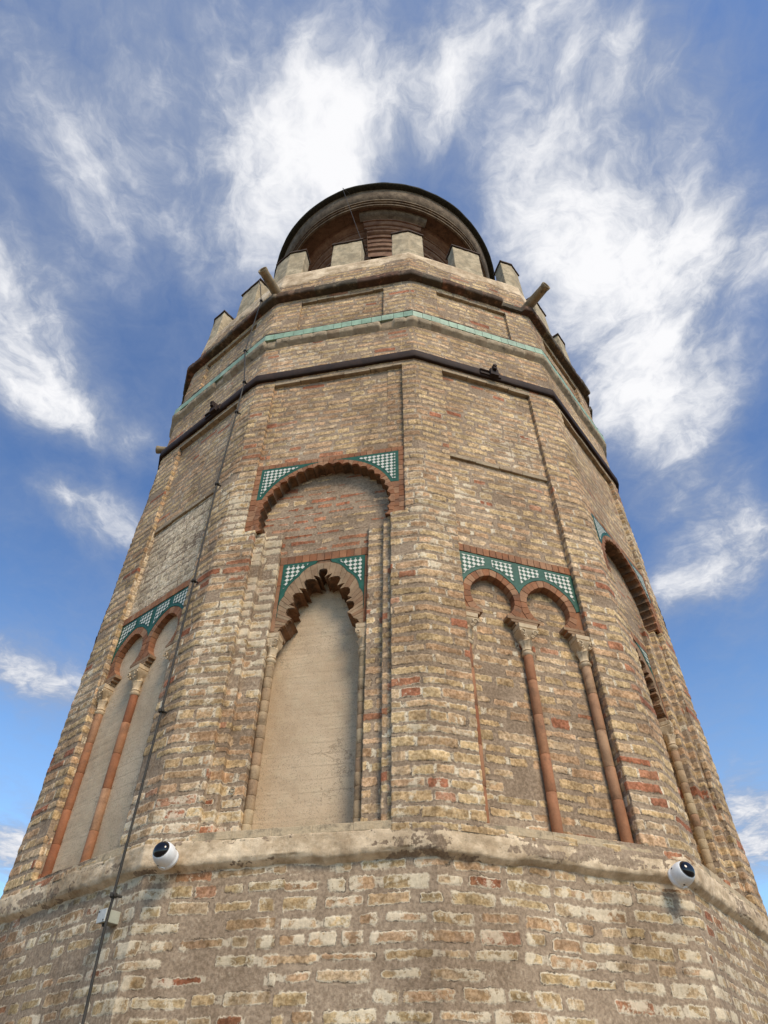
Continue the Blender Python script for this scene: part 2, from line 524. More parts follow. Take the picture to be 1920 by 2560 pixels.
M_BRICK = masonry_material()
M_INFILL = infill_material()
M_CHECK = checker_material()
M_CHECK2 = checker_material(1, "weathered blue chequered tile")
M_GREEN = simple_mat("dark green glazed tile", (0.014, 0.085, 0.062), (0.035, 0.14, 0.10), 14, 0.5, 0.3, 60, spec=0.22,
                     tone=[(0.013, 0.07, 0.046), (0.024, 0.095, 0.06), (0.018, 0.083, 0.064), (0.04, 0.125, 0.08)])
M_GREEN2 = simple_mat("weathered blue grey glazed tile", (0.1, 0.2, 0.22), (0.16, 0.25, 0.27), 14, 0.45, 0.3, 60)
M_TEAL = simple_mat("pale turquoise glazed tile", (0.2, 0.42, 0.35), (0.3, 0.5, 0.42), 10, 0.5, 0.15, 60, spec=0.2,
                    tone=[(0.27, 0.39, 0.265), (0.31, 0.43, 0.30), (0.25, 0.355, 0.25), (0.37, 0.47, 0.335)])
M_RED = simple_mat("red clay arch brick", (0.3, 0.12, 0.06), (0.38, 0.17, 0.09), 18, 0.9, 0.5, 110,
                   tone=[(0.24, 0.092, 0.040), (0.32, 0.145, 0.070), (0.27, 0.115, 0.054), (0.37, 0.205, 0.112), (0.21, 0.085, 0.040)], dirt=0.4, dirtcol=(0.12, 0.07, 0.045))
M_BUFF = simple_mat("buff arch brick", (0.4, 0.28, 0.17), (0.45, 0.33, 0.2), 18, 0.9, 0.5, 110,
                    tone=[(0.29, 0.185, 0.105), (0.34, 0.23, 0.135), (0.25, 0.14, 0.075), (0.32, 0.23, 0.14)], dirt=0.4, dirtcol=(0.15, 0.09, 0.05))
M_COLB = simple_mat("worn colonnette brick", (0.4, 0.28, 0.17), (0.45, 0.33, 0.2), 18, 0.9, 0.6, 90,
                    tone=[(0.42, 0.305, 0.175), (0.46, 0.345, 0.205), (0.38, 0.255, 0.145), (0.44, 0.33, 0.195), (0.34, 0.19, 0.105)], dirt=0.5, dirtcol=(0.13, 0.085, 0.05))
M_SOFFIT = simple_mat("dark arch soffit brick", (0.12, 0.07, 0.035), (0.2, 0.12, 0.06), 20, 0.9, 0.5, 90,
                      tone=[(0.17, 0.10, 0.05), (0.24, 0.13, 0.07), (0.14, 0.09, 0.05)], dirt=0.5)  # darker and browner than the arch face brick
M_TERRA = simple_mat("terracotta column", (0.4, 0.2, 0.12), (0.3, 0.12, 0.06), 7, 0.85, 0.35, 70,
                     tone=[(0.31, 0.125, 0.058), (0.37, 0.18, 0.09), (0.26, 0.095, 0.043), (0.41, 0.255, 0.145)], dirt=0.35, dirtcol=(0.15, 0.08, 0.045))
M_CAP = simple_mat("carved pale terracotta", (0.50, 0.37, 0.23), (0.58, 0.45, 0.29), 15, 0.85, 0.4, 60, dirt=0.15, dirtcol=(0.2, 0.12, 0.06))
M_PLASTER = simple_mat("weathered merlon render", (0.37, 0.29, 0.18), (0.56, 0.45, 0.29), 5, 0.92, 0.8, 35, dirt=0.55, dirtcol=(0.24, 0.20, 0.13))
M_SILL = simple_mat("crumbling mortar sill", (0.42, 0.31, 0.185), (0.60, 0.47, 0.30), 9, 0.95, 0.9, 50, dirt=0.5, dirtcol=(0.10, 0.075, 0.045))
M_CAPSLAB = simple_mat("blackened brick capping", (0.045, 0.032, 0.024), (0.10, 0.065, 0.045), 14, 0.9, 0.5, 60)
M_CORN = simple_mat("stained and shaded cornice brick", (0.2, 0.14, 0.08), (0.3, 0.2, 0.12), 14, 0.9, 0.6, 70,
                    tone=[(0.25, 0.17, 0.10), (0.30, 0.14, 0.08), (0.20, 0.16, 0.10), (0.30, 0.22, 0.14)], dirt=0.95, dirtcol=(0.022, 0.018, 0.013))  # near-black dirt tone also carries the shade under the cornice
M_COURSE = simple_mat("projecting course brick", (0.3, 0.22, 0.13), (0.4, 0.3, 0.18), 14, 0.9, 0.6, 70,
                      tone=[(0.34, 0.26, 0.165), (0.40, 0.31, 0.20), (0.30, 0.21, 0.125), (0.36, 0.29, 0.19)], dirt=0.32, dirtcol=(0.07, 0.055, 0.035))
M_IRON = simple_mat("dark painted iron", (0.022, 0.014, 0.011), (0.045, 0.026, 0.018), 9, 0.75, 0.4, 70, spec=0.2)
M_BLACK = simple_mat("black cable sheath", (0.03, 0.027, 0.022), (0.05, 0.043, 0.034), 20, 0.6, 0.1)
M_SPOUT = simple_mat("lichened clay spout", (0.26, 0.20, 0.12), (0.38, 0.29, 0.18), 12, 0.85, 0.4, 60, dirt=0.35, dirtcol=(0.06, 0.05, 0.03))
M_DRUM = simple_mat("moulded drum cornice", (0.125, 0.088, 0.055), (0.23, 0.17, 0.11), 5, 0.9, 0.6, 40, dirt=0.5, dirtcol=(0.08, 0.055, 0.035))
M_DRUMB = simple_mat("dark drum soffit brick", (0.13, 0.07, 0.04), (0.20, 0.115, 0.065), 6, 0.9, 0.5, 50, dirt=0.4, dirtcol=(0.06, 0.035, 0.022))
M_DRUMR = simple_mat("moulded red drum brick", (0.16, 0.08, 0.048), (0.26, 0.15, 0.09), 8, 0.9, 0.5, 50, dirt=0.2, dirtcol=(0.09, 0.05, 0.03))
M_GUTTER = simple_mat("blackish roof edge", (0.02, 0.02, 0.014), (0.05, 0.045, 0.03), 25, 0.95, 0.6, 60)  # near-black tone for rim and roof alike
M_PAVE = simple_mat("terrace paving", (0.17, 0.12, 0.075), (0.22, 0.16, 0.105), 2, 0.95, 0.3, 30)
M_WHITE = simple_mat("white camera plastic", (0.72, 0.72, 0.70), (0.78, 0.78, 0.76), 5, 0.4, 0.0, 40, spec=0.5)
M_LID = simple_mat("pale grey lid plastic", (0.46, 0.46, 0.42), (0.54, 0.54, 0.50), 9, 0.6, 0.1, 50)
M_GREY = simple_mat("grey box plastic", (0.33, 0.34, 0.27), (0.40, 0.40, 0.32), 9, 0.6, 0.1, 50)


def glass_mat():
    mt, nt, b = new_mat("smoked dome")
    b.inputs['Base Color'].default_value = (0.006, 0.006, 0.007, 1)
    b.inputs['Roughness'].default_value = 0.06
    b.inputs['Specular IOR Level'].default_value = 0.45
    b.inputs['Coat Weight'].default_value = 0.0
    return mt


M_DOME = glass_mat()


# ------------------------------------------------------------------ tower root
def tag(o, label, cat, group=None):
    o['label'] = label; o['category'] = cat
    if group: o['group'] = group
    return o


tower = D.objects.new("brick_tower", None)
link(tower)
tag(tower, "tall dodecagonal brick tower with tiled blind arches, battlements and a round drum on top", "tower")

# ------------------------------------------------------------------ brick layout
ROWH = 0.0862
PAL = np.array([(0.525, 0.375, 0.208), (0.57, 0.42, 0.238), (0.49, 0.345, 0.192), (0.50, 0.345, 0.204), (0.46, 0.295, 0.172), (0.54, 0.395, 0.25), (0.455, 0.33, 0.182), (0.50, 0.33, 0.20)])
PALR = np.array([(0.35, 0.145, 0.08), (0.39, 0.18, 0.10), (0.31, 0.12, 0.062), (0.43, 0.235, 0.145)])


def brick_field(S, Z, seed, style, redp):
    """S,Z arrays of the wall's own metres. style 0: pilaster bond, 1: panel bond, 2: rubbly lower wall.
    returns distance to the brick edge, brick colour, relief"""
    sw = S+fbm(S*9, Z*9, seed+1, 2)*0.008+fbm(S*34, Z*34, seed+9, 2)*0.006
    zw = Z+fbm(S*2.1, Z*1.5, seed+2, 2)*0.012+fbm(S*20, Z*34, seed+5, 3)*0.0065
    zmin = -1.0
    nrow = int(14/ROWH)
    rr = np.random.default_rng(1000+seed % 7)
    bz = zmin+np.arange(nrow+1)*ROWH+rr.uniform(-.006, .006, nrow+1)
    row = np.clip(np.searchsorted(bz, zw.ravel())-1, 0, nrow-1)
    zl = zw.ravel()-bz[row]; rh = bz[row+1]-bz[row]
    sf = sw.ravel(); stf = style.ravel(); rp = redp.ravel()
    vj = np.zeros(sf.shape); bd = np.full(sf.shape, -0.03); col = np.zeros((sf.size, 3)); sink = np.zeros(sf.shape)
    smin, smax = sf.min()-1, sf.max()+1
    order = np.argsort(row, kind='stable'); rs = row[order]
    starts = np.searchsorted(rs, np.arange(nrow)); ends = np.searchsorted(rs, np.arange(nrow), side='right')
    for i in range(nrow):
        if ends[i] == starts[i]: continue
        idx = order[starts[i]:ends[i]]
        for st in np.unique(stf[idx]):
            ii = idx[stf[idx] == st]
            g = np.random.default_rng(seed*131+i*17+int(st)*7)
            n = int((smax-smin)/0.1)+4
            if st == 0:
                base = 0.145 if i % 2 else 0.29
                ln = base*g.uniform(0.9, 1.1, n); hd = g.random(n) < (0.15 if i % 2 == 0 else 0); ln[hd] = 0.145
                if i % 2: ln[g.random(n) < 0.2] = 0.29
                mv, mt_, mb = 0.007, 0.0125, 0.0165
            elif st == 1:
                ln = np.where(g.random(n) < 0.45, 0.165, 0.29)*g.uniform(0.85, 1.12, n)
                mv, mt_, mb = 0.014, 0.0145, 0.0185
            else:
                ln = np.where(g.random(n) < 0.42, 0.155, 0.285)*g.uniform(0.88, 1.18, n)
                mv, mt_, mb = 0.019, 0.0155, 0.0205
            b = smin+g.uniform(-.3, 0)+np.concatenate([[0], np.cumsum(ln)])
            k = np.clip(np.searchsorted(b, sf[ii])-1, 0, n-1)
            ml = mv*g.uniform(0.5, 1.8, n); mr = mv*g.uniform(0.5, 1.8, n)
            mtt = mt_*g.uniform(0.55, 1.6, n); mbb = mb*g.uniform(0.55, 1.6, n)
            tilt = g.uniform(-.035, .035, n)
            miss = g.random(n) < (0.015 if st == 0 else 0.04)
            x = sf[ii]-b[k]; L = ln[k]
            zz = zl[ii]-(x-L/2)*tilt[k]
            cx = (ml[k]+L-mr[k])/2; hx = (L-mr[k]-ml[k])/2
            cz = (mbb[k]+rh[ii]-mtt[k])/2; hz = (rh[ii]-mtt[k]-mbb[k])/2
            rad = 0.011 if st else 0.007
            qx = np.abs(x-cx)-hx+rad; qz = np.abs(zz-cz)-hz+rad
            dist = np.hypot(np.maximum(qx, 0), np.maximum(qz, 0))+np.minimum(np.maximum(qx, qz), 0)-rad
            v = -dist
            v[miss[k]] = np.minimum(v[miss[k]], -0.012)
            side = g.random((n+2, 2)) < (0.62 if st == 0 else 0.30)
            vj[ii] = ((qz < rad*.6) & (qx > rad*.5) & (L < .40)) & np.where(x > cx, side[k+1, 0], side[k, 0]) & (~miss[k])
            bd[ii] = v
            rd = g.random(n); ci = g.integers(0, len(PAL), n); cr = g.integers(0, len(PALR), n); br = g.uniform(0.88, 1.10, n)
            c = PAL[ci][k].copy(); isr = rd[k] < rp[ii]; c[isr] = PALR[cr][k][isr]
            col[ii] = c*br[k][:, None]
            sink[ii] = g.uniform(-.003, .004, n)[k]
    bd = bd.reshape(S.shape); sink = sink.reshape(S.shape)
    rel = np.where(style == 0, .0036, .0014)*np.clip((bd+0.001)/0.004, 0, 1)+np.where(bd > 0, sink*.6, 0)
    rel = rel+fbm(S*30, Z*30, seed+11, 2)*0.0022+fbm(S*3, Z*2.2, seed+12, 2)*0.007
    brick_field.vj = vj.reshape(S.shape).astype(np.float32)
    return bd, col.reshape(S.shape+(3,)), rel


# ------------------------------------------------------------------ face profiles (u measured along the face, w outward)
Z_SILL, Z_IN, Z_SPR, Z_ALF, Z_PAN, Z_TILE0 = 3.15, 5.45, 5.68, 6.55, 7.94, 8.70
KIND = {}
for k in range(-7, 13):
    KIND[k] = 'A' if k % 2 else 'T'
#          left/right edge distances of the recesses, measured on the photographed faces
EDGE = {-1: dict(l=(.311, .386, .53), r=(.262, .336, .470), up=(.205, .135)),
        1: dict(l=(.295, .37, .50), r=(.29, .365, .50), up=(.17, .17))}
TEDGE = {-2: (.36, .30), 0: (.312, .298)}
DZ = {1: -0.10}


def profile(k, z):
    """14 nodes (u,w) across face k at height z"""
    L = frame(k)[3]
    if z >= Z_TILE0+0.25:                      # upper frieze recess
        el, er = (.345, .35)
        wd = -0.04 if z < 9.775 else 0.0
        a = [(0, 0), (el, 0)]+[(el, wd)]*5
        b = [(L-er, wd)]*5+[(L-er, 0), (L, 0)]
        return a+b
    if z >= Z_PAN:
        kk = KIND[k]
        el, er = (EDGE.get(k, EDGE[1])['up'] if kk == 'A' else TEDGE.get(k, (.31, .30)))
        return [(0, 0), (el, 0)]+[(el, 0)]*5+[(L-er, 0)]*5+[(L-er, 0), (L, 0)]
    if KIND[k] == 'A':
        E = EDGE.get(k, EDGE[1]); dz = DZ.get(k, 0)
        if z < Z_SPR+dz:
            w3 = -0.32 if z < Z_IN+dz else -0.14
            e0, e1, e2 = E['l']; f0, f1, f2 = E['r']
            return [(0, 0), (e0, 0), (e0, -.05), (e1, -.05), (e1, -.10), (e2, -.10), (e2, w3),
                    (L-f2, w3), (L-f2, -.10), (L-f1, -.10), (L-f1, -.05), (L-f0, -.05), (L-f0, 0), (L, 0)]
        el, er = E['up']
        wd = -0.14 if z < Z_ALF+dz-.03 else -0.045
        return [(0, 0), (el, 0)]+[(el, wd)]*5+[(L-er, wd)]*5+[(L-er, 0), (L, 0)]
    el, er = TEDGE.get(k, (.31, .30))
    wd = -0.045
    if z < 6.56: wd = -0.065
    if z < 5.37: wd = -0.12
    if z < Z_SILL: wd = 0
    return [(0, 0), (el, 0)]+[(el, wd)]*5+[(L-er, wd)]*5+[(L-er, 0), (L, 0)]


def wall_mesh(name, k0, k1, z0, z1, ds, zstep, seed, lower=False, rr=R0, parent=None):
    """one continuous skin from the middle... of vertex k0 to vertex k1, all recesses included"""
    zs = [z0]
    while zs[-1] < z1:
        zs.append(zs[-1]+zstep(zs[-1]))
    zs[-1] = z1
    if not lower:       # crisp horizontal edges where the profile changes
        extra = []
        for zc_ in (Z_SILL, Z_IN, Z_SPR, Z_ALF-.03, Z_PAN, 6.56, 5.37, Z_TILE0+.25, 9.775, Z_IN-.1, Z_SPR-.1, Z_ALF-.13):
            if z0 < zc_ < z1: extra += [zc_-.0007, zc_+.0007]
        zs = sorted(zs+extra)
    zs = np.array(zs); nz = len(zs)
    XY = []; UU = []; FK = []; SEG = []
    cols = []           # (face, seg, t)
    for k in range(k0, k1):
        ref = profile(k, 4.0) if not lower else [(0, 0), (frame(k)[3], 0)]
        ref2 = profile(k, 6.0) if not lower else ref
        for i in range(len(ref)-1):
            l = max(math.dist(ref[i], ref[i+1]), math.dist(ref2[i], ref2[i+1]))
            n = max(1, int(round(l/ds)))
            if l < 1e-4: n = 1
            for j in range(n):
                cols.append((k, i, j/n))
    cols.append((k1-1, (len(profile(k1-1, 4.0)) if not lower else 2)-2, 1.0))
    nc = len(cols)
    kk = np.array([c[0] for c in cols]); ii = np.array([c[1] for c in cols]); tt_ = np.array([c[2] for c in cols])
    X = np.zeros((nz, nc)); Y = np.zeros((nz, nc)); U = np.zeros((nz, nc)); W = np.zeros((nz, nc))
    cache = {}
    frs = {k: frame(k) for k in range(k0, k1)}
    for zi, z in enumerate(zs):
        for k in range(k0, k1):
            msk = kk == k
            if lower:
                s = rr/R0
                pr = [(0, 0), (frs[k][3], 0)]
            else:
                pr = profile(k, z)
            key = (k, tuple(pr))
            if key not in cache:
                p = np.array(pr); i0 = ii[msk]; t0 = tt_[msk][:, None]
                cache[key] = p[i0]*(1-t0)+p[i0+1]*t0
            q = cache[key]
            U[zi, msk] = q[:, 0]; W[zi, msk] = q[:, 1]
    A = np.array([frs[k][0] for k in kk]); T = np.array([frs[k][1] for k in kk]); N = np.array([frs[k][2] for k in kk])
    X = A[:, 0]+T[:, 0]*U+N[:, 0]*W; Y = A[:, 1]+T[:, 1]*U+N[:, 1]*W
    if lower:
        X = X*rr/R0; Y = Y*rr/R0
    # arclength for the bond, centred on each vertex so that bricks wrap the corners
    dx = np.diff(X, axis=1); dy = np.diff(Y, axis=1); ln = np.hypot(dx, dy)
    S = np.concatenate([np.zeros((nz, 1)), np.cumsum(ln, axis=1)], axis=1)
    # pin: arclength restarts at each corner so that rows do not shear where recesses change depth
    for k in range(k0, k1+1):
        cidx = [j for j, c in enumerate(cols) if (c[0] == k and c[1] == 0 and c[2] == 0)]
        if cidx:
            S0 = S[:, cidx[0]].copy()
            last = cidx[0]
            nxt = [j for j, c in enumerate(cols) if c[0] == k]
            # right half of face k-1 and left half of face k are measured from this corner
            prv = [j for j, c in enumerate(cols) if c[0] == k-1 and U[0, j] > frs[k-1][3]/2] if k-1 >= k0 else []
            lft = [j for j in nxt if U[0, j] <= frs[k][3]/2]
            jj = np.array(prv+lft)
            cache[('S', k)] = (jj, S[:, jj]-S0[:, None]+k*7.0)
    for key, val in list(cache.items()):
        if key[0] == 'S': S[:, val[0]] = val[1]
    if (k1-1) in frs:   # right half of the last face
        jl = np.array([j for j, c in enumerate(cols) if c[0] == k1-1 and U[0, j] > frs[k1-1][3]/2])
        S[:, jl] = S[:, jl]-S[:, [nc-1]]+k1*7.0 if False else (S[:, jl]-S[:, [jl[-1]]]+k1*7.0)
    Zg = np.repeat(zs[:, None], nc, 1)
    # 2-D normals
    gx = np.gradient(X, axis=1); gy = np.gradient(Y, axis=1)
    gx = gx+1e-9*T[:, 0]; gy = gy+1e-9*T[:, 1]
    gl = np.hypot(gx, gy); bad = gl < 1e-6
    NX = np.where(bad, N[:, 0], gy/np.maximum(gl, 1e-9)); NY = np.where(bad, N[:, 1], -gx/np.maximum(gl, 1e-9))
    Lk = np.array([frs[k][3] for k in kk])
    Ucen = np.abs(U-Lk/2)/Lk                     # 0 mid face .. 0.5 at the corner
    pil = Ucen > 0.30
    if lower:
        style = np.full(S.shape, 2)
        Sp = S
    else:
        style = np.where((W < -0.04) & (np.abs(W+.05) < .02) & (~pil), 1, 0)
        style = np.where((Zg > Z_PAN), 1, style)
        style = np.where((W < -0.04) & (Ucen < .33), 1, style)
        # in panels the bond runs straight across: measure from the face's own left end
        Sp = np.where(style == 1, U+kk*7.0+3.5, S)
        Sp = np.where((Zg > Z_PAN), U+kk*L_AVG, Sp)
    redp = np.full(S.shape, 0.045)
    if lower: redp = np.full(S.shape, 0.07)
    else:
        redp = np.where((Zg < 5.6) & pil, 0.09, redp)
        redp = np.where((Zg < 3.75) & pil, 0.15, redp)
        redp = np.where((W < -.12) & (Zg > Z_IN-.02) & (kk % 2 == 1), 0.55, redp)
    bd, bcol, rel = brick_field(Sp, Zg, seed, style, redp)
    vj = brick_field.vj
    lime = np.full(S.shape, 0.44)+fbm(Sp*1.3, Zg*1.3, seed+40, 3)*0.5
    plast = np.zeros(S.shape); stain_shade = np.full(S.shape, -0.25)
    if lower:
        lime = lime*.8+0.26+fbm(Sp*4, Zg*6, 93, 3)*.35; vj = vj*.55
        plast = np.clip((Zg-2.935-fbm(Sp*3, Zg*2, 78, 4)*.045)/.03, 0, 1)*.8
        plast = plast+np.clip(fbm(Sp*1.1, Zg*2, 77, 3)-0.42, 0, 1)*1.2
        stain_shade = -0.3+0.60*np.clip(1-np.abs(Zg-2.915)/0.05, 0, 1)  # overhang shade under the ledge, painted as a dark line
        olive = np.clip(fbm(Sp*5, Zg*5, 91, 3)+.25, 0, .8)[..., None]*0.55
        bcol = (bcol*(1-olive)+np.array([.25, .19, .09])*olive)*.88
        rel = rel*1.0
    else:
        # repaired, mortared-over areas
        m1 = fbm(Sp*2.4, Zg*3.4, 55, 3)
        bd = np.where((m1 > 0.55) & pil, np.minimum(bd, -0.008), bd)
        m2 = (W < -.12) & (kk % 2 == 1) & (Zg > Z_IN-.02)          # arch tympana: mostly mortar
        bd = np.where(m2, bd-0.0075-np.clip(fbm(Sp*4, Zg*6, 61, 2)+.15, 0, 1)*.03, bd)
        lime = np.where(m2, 0.1, lime); vj = np.where(m2, 0, vj)
        tw = (kk % 12 == 10) | (kk == -2)
        pal = (tw & (Zg > 5.42) & (Zg < 6.56) & (W < -.03))        # washed panel above the left twin arch
        grey = np.array([.66, .56, .42])
        bcol = np.where(pal[..., None], bcol*.25+grey*.78, bcol)
        bd = np.where(pal, bd+.012, bd)
        stain_shade = stain_shade+0.42*np.clip(1-(Zg-Z_SILL)/0.12, 0, 1)*(Zg > Z_SILL-.05)
        stain_shade = stain_shade+0.30*np.clip((Zg-9.70)/0.15, 0, 1)+0.25*np.clip(1-np.abs(Zg-9.02)/.12, 0, 1)
        plast = np.clip(1-(Zg-3.03-fbm(Sp*4, Zg*2, 79, 3)*.05)/0.12, 0, 1)*0.9
        lime = lime-0.10*np.clip((Zg-6)/2, 0, 1)+0.28*((kk % 12 == 11) & (U < Lk/2) & (Zg < 6.2))
        vj = vj*np.where(Zg > 6.5, .35, 1)
        # ragged, eroded arrises on the pilasters
        arris = np.exp(-((Ucen-.5)*Lk/0.035)**2)
        rel = rel-arris*(0.001+0.012*np.clip(fbm(Sp*3, Zg*5, 66, 3)+.2, 0, 1))
    X = X+NX*rel; Y = Y+NY*rel
    Zo = Zg+np.where(bd > 0, 1, 0)*0.0
    V = np.stack([X, Y, Zo], -1).reshape(-1, 3)
    idx = np.arange(nz*nc).reshape(nz, nc)
    F = np.stack([idx[:-1, :-1], idx[:-1, 1:], idx[1:, 1:], idx[1:, :-1]], -1).reshape(-1, 4)
    if not lower:       # leave out the rendered infill (own meshes)
        hole = np.zeros((nz, nc), bool)
        for k in range(k0, k1):
            mk = (kk == k)[None, :]
            if KIND[k] == 'A': hole |= mk & (Zg < Z_IN+DZ.get(k, 0)) & (Zg > Z_SILL) & (W < -.315)
        hq = (hole[:-1, :-1] & hole[:-1, 1:] & hole[1:, 1:] & hole[1:, :-1]).reshape(-1)
        F = F[~hq]
    a = dict(vj=vj.ravel(), bd=bd.ravel(), lime=lime.ravel(), stain_shade=stain_shade.ravel(), plaster=plast.ravel(), bcol=bcol.reshape(-1, 3))
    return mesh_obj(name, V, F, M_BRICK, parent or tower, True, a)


L_AVG = 1.71
PREVIEW = 1.0
DSF = 0.0068*PREVIEW


def zst(z): return (0.0062 if z < 5.0 else 0.0075 if z < 6.6 else 0.010)*PREVIEW


wall_mesh("upper_wall", -2, 2, 3.085, 9.86, DSF, zst, 3)
wall_mesh("upper_wall", 2, 3, 3.085, 9.86, 0.016, lambda z: 0.016, 4)
wall_mesh("upper_wall", -3, -2, 3.085, 9.86, 0.016, lambda z: 0.016, 5)
wall_mesh("upper_wall", 3, 9, 3.085, 9.86, 0.04, lambda z: 0.03, 6)
RL = 3.25
wall_mesh("lower_wall", -3, 3, 1.75, 3.0, 0.0064*PREVIEW, lambda z: 0.0060*PREVIEW, 21, lower=True, rr=RL)
wall_mesh("lower_wall", -3, 9, -0.02, 1.75, 0.04, lambda z: 0.03, 22, lower=True, rr=RL)
wall_mesh("lower_wall", 3, 9, 1.75, 3.0, 0.04, lambda z: 0.03, 23, lower=True, rr=RL)


# ------------------------------------------------------------------ ring courses swept round the tower
def ring(name, prof, mat, ds=0.03, amp=0.004, seed=0, k0=-5, k1=7, parent=None, brick=0.0, smooth=True, drop=0.0, closed=False, extra=None):
    """prof: (offset outward from the wall line, z). brick: length of single bricks (tone + relief per brick)"""
    pr = []
    for (a, b) in zip(prof[:-1], prof[1:]):     # densify the profile
        n = max(1, int(math.dist(a, b)/max(ds*0.8, 0.012)))
        pr += [(a[0]+(b[0]-a[0])*i/n, a[1]+(b[1]-a[1])*i/n) for i in range(n)]
    pr.append(prof[-1])
    pr = np.array(pr); P_ = []; S_ = []; s0 = 0
    for k in range(k0, k1):
        A, B = vert(k), vert(k+1)
        n = max(2, int(np.linalg.norm(B-A)/ds))
        for j in range(n):
            P_.append((k, j/n)); S_.append(s0+np.linalg.norm(B-A)*j/n)
        s0 += np.linalg.norm(B-A)
    if k1-k0 < 12 or True:
        P_.append((k1-1, 1.0)); S_.append(s0)
    S_ = np.array(S_); V = []; tones = []
    nb = int(s0/brick)+3 if brick else 1
    g = np.random.default_rng(seed+5)
    bb = np.cumsum(brick*g.uniform(.85, 1.15, nb)) if brick else None
    tn = g.random(nb+2); bo = g.uniform(-1, 1, nb+2); bz_ = g.uniform(-1, 1, nb+2); gone = g.random(nb+2) < drop
    for (k, f), s in zip(P_, S_):
        ib = int(np.searchsorted(bb, s)) if brick else 0
        A0, B0 = vert(k), vert(k+1)
        for (o, z) in pr:
            rr_ = o/math.cos(math.pi/12)
            A = vert(k, R0+rr_); B = vert(k+1, R0+rr_)
            p = A+(B-A)*f
            V.append((p[0], p[1], z))
        tones += [tn[ib]]*len(pr)
    V = np.array(V); nP = len(pr); nS = len(P_)
    rad = np.hypot(V[:, 0], V[:, 1]); dirx = V[:, 0]/rad; diry = V[:, 1]/rad
    ss = np.repeat(S_, nP); pp = np.tile(np.concatenate([[0], np.cumsum(np.hypot(*np.diff(pr, axis=0).T))]), nS)
    nz_ = fbm(ss*6, pp*6+seed, seed, 3)*amp*2+vnoise(ss*28, pp*28, seed+3)*amp
    if brick:
        ibs = np.repeat(np.searchsorted(bb, S_), nP)
        off = np.tile(pr[:, 0], nS)
        wgt = np.clip((off-prof[0][0])/max(1e-6, (max(p[0] for p in prof)-prof[0][0])), 0, 1)
        nz_ = nz_+bo[ibs]*amp*0.8*wgt
        d = np.minimum(np.abs(ss-bb[np.clip(ibs, 0, nb-1)]), np.abs(ss-bb[np.clip(ibs-1, 0, nb-1)]))
        nz_ = nz_-np.where(d < ds*0.55, 0.008, 0)*wgt
        nz_ = nz_-np.where(gone[ibs], 0.5*(off-prof[0][0]), 0)*wgt
        V[:, 2] += bz_[ibs]*amp*0.5*wgt
    V[:, 0] += dirx*nz_; V[:, 1] += diry*nz_
    V[:, 2] += fbm(ss*5, pp*5, seed+8, 2)*amp
    if extra is not None: extra(V, ss, pp)
    idx = np.arange(nS*nP).reshape(nS, nP)
    F = np.stack([idx[:-1, :-1], idx[1:, :-1], idx[1:, 1:], idx[:-1, 1:]], -1).reshape(-1, 4)
    return mesh_obj(name, V, F, mat, parent or tower, smooth, {'tone': np.array(tones)})


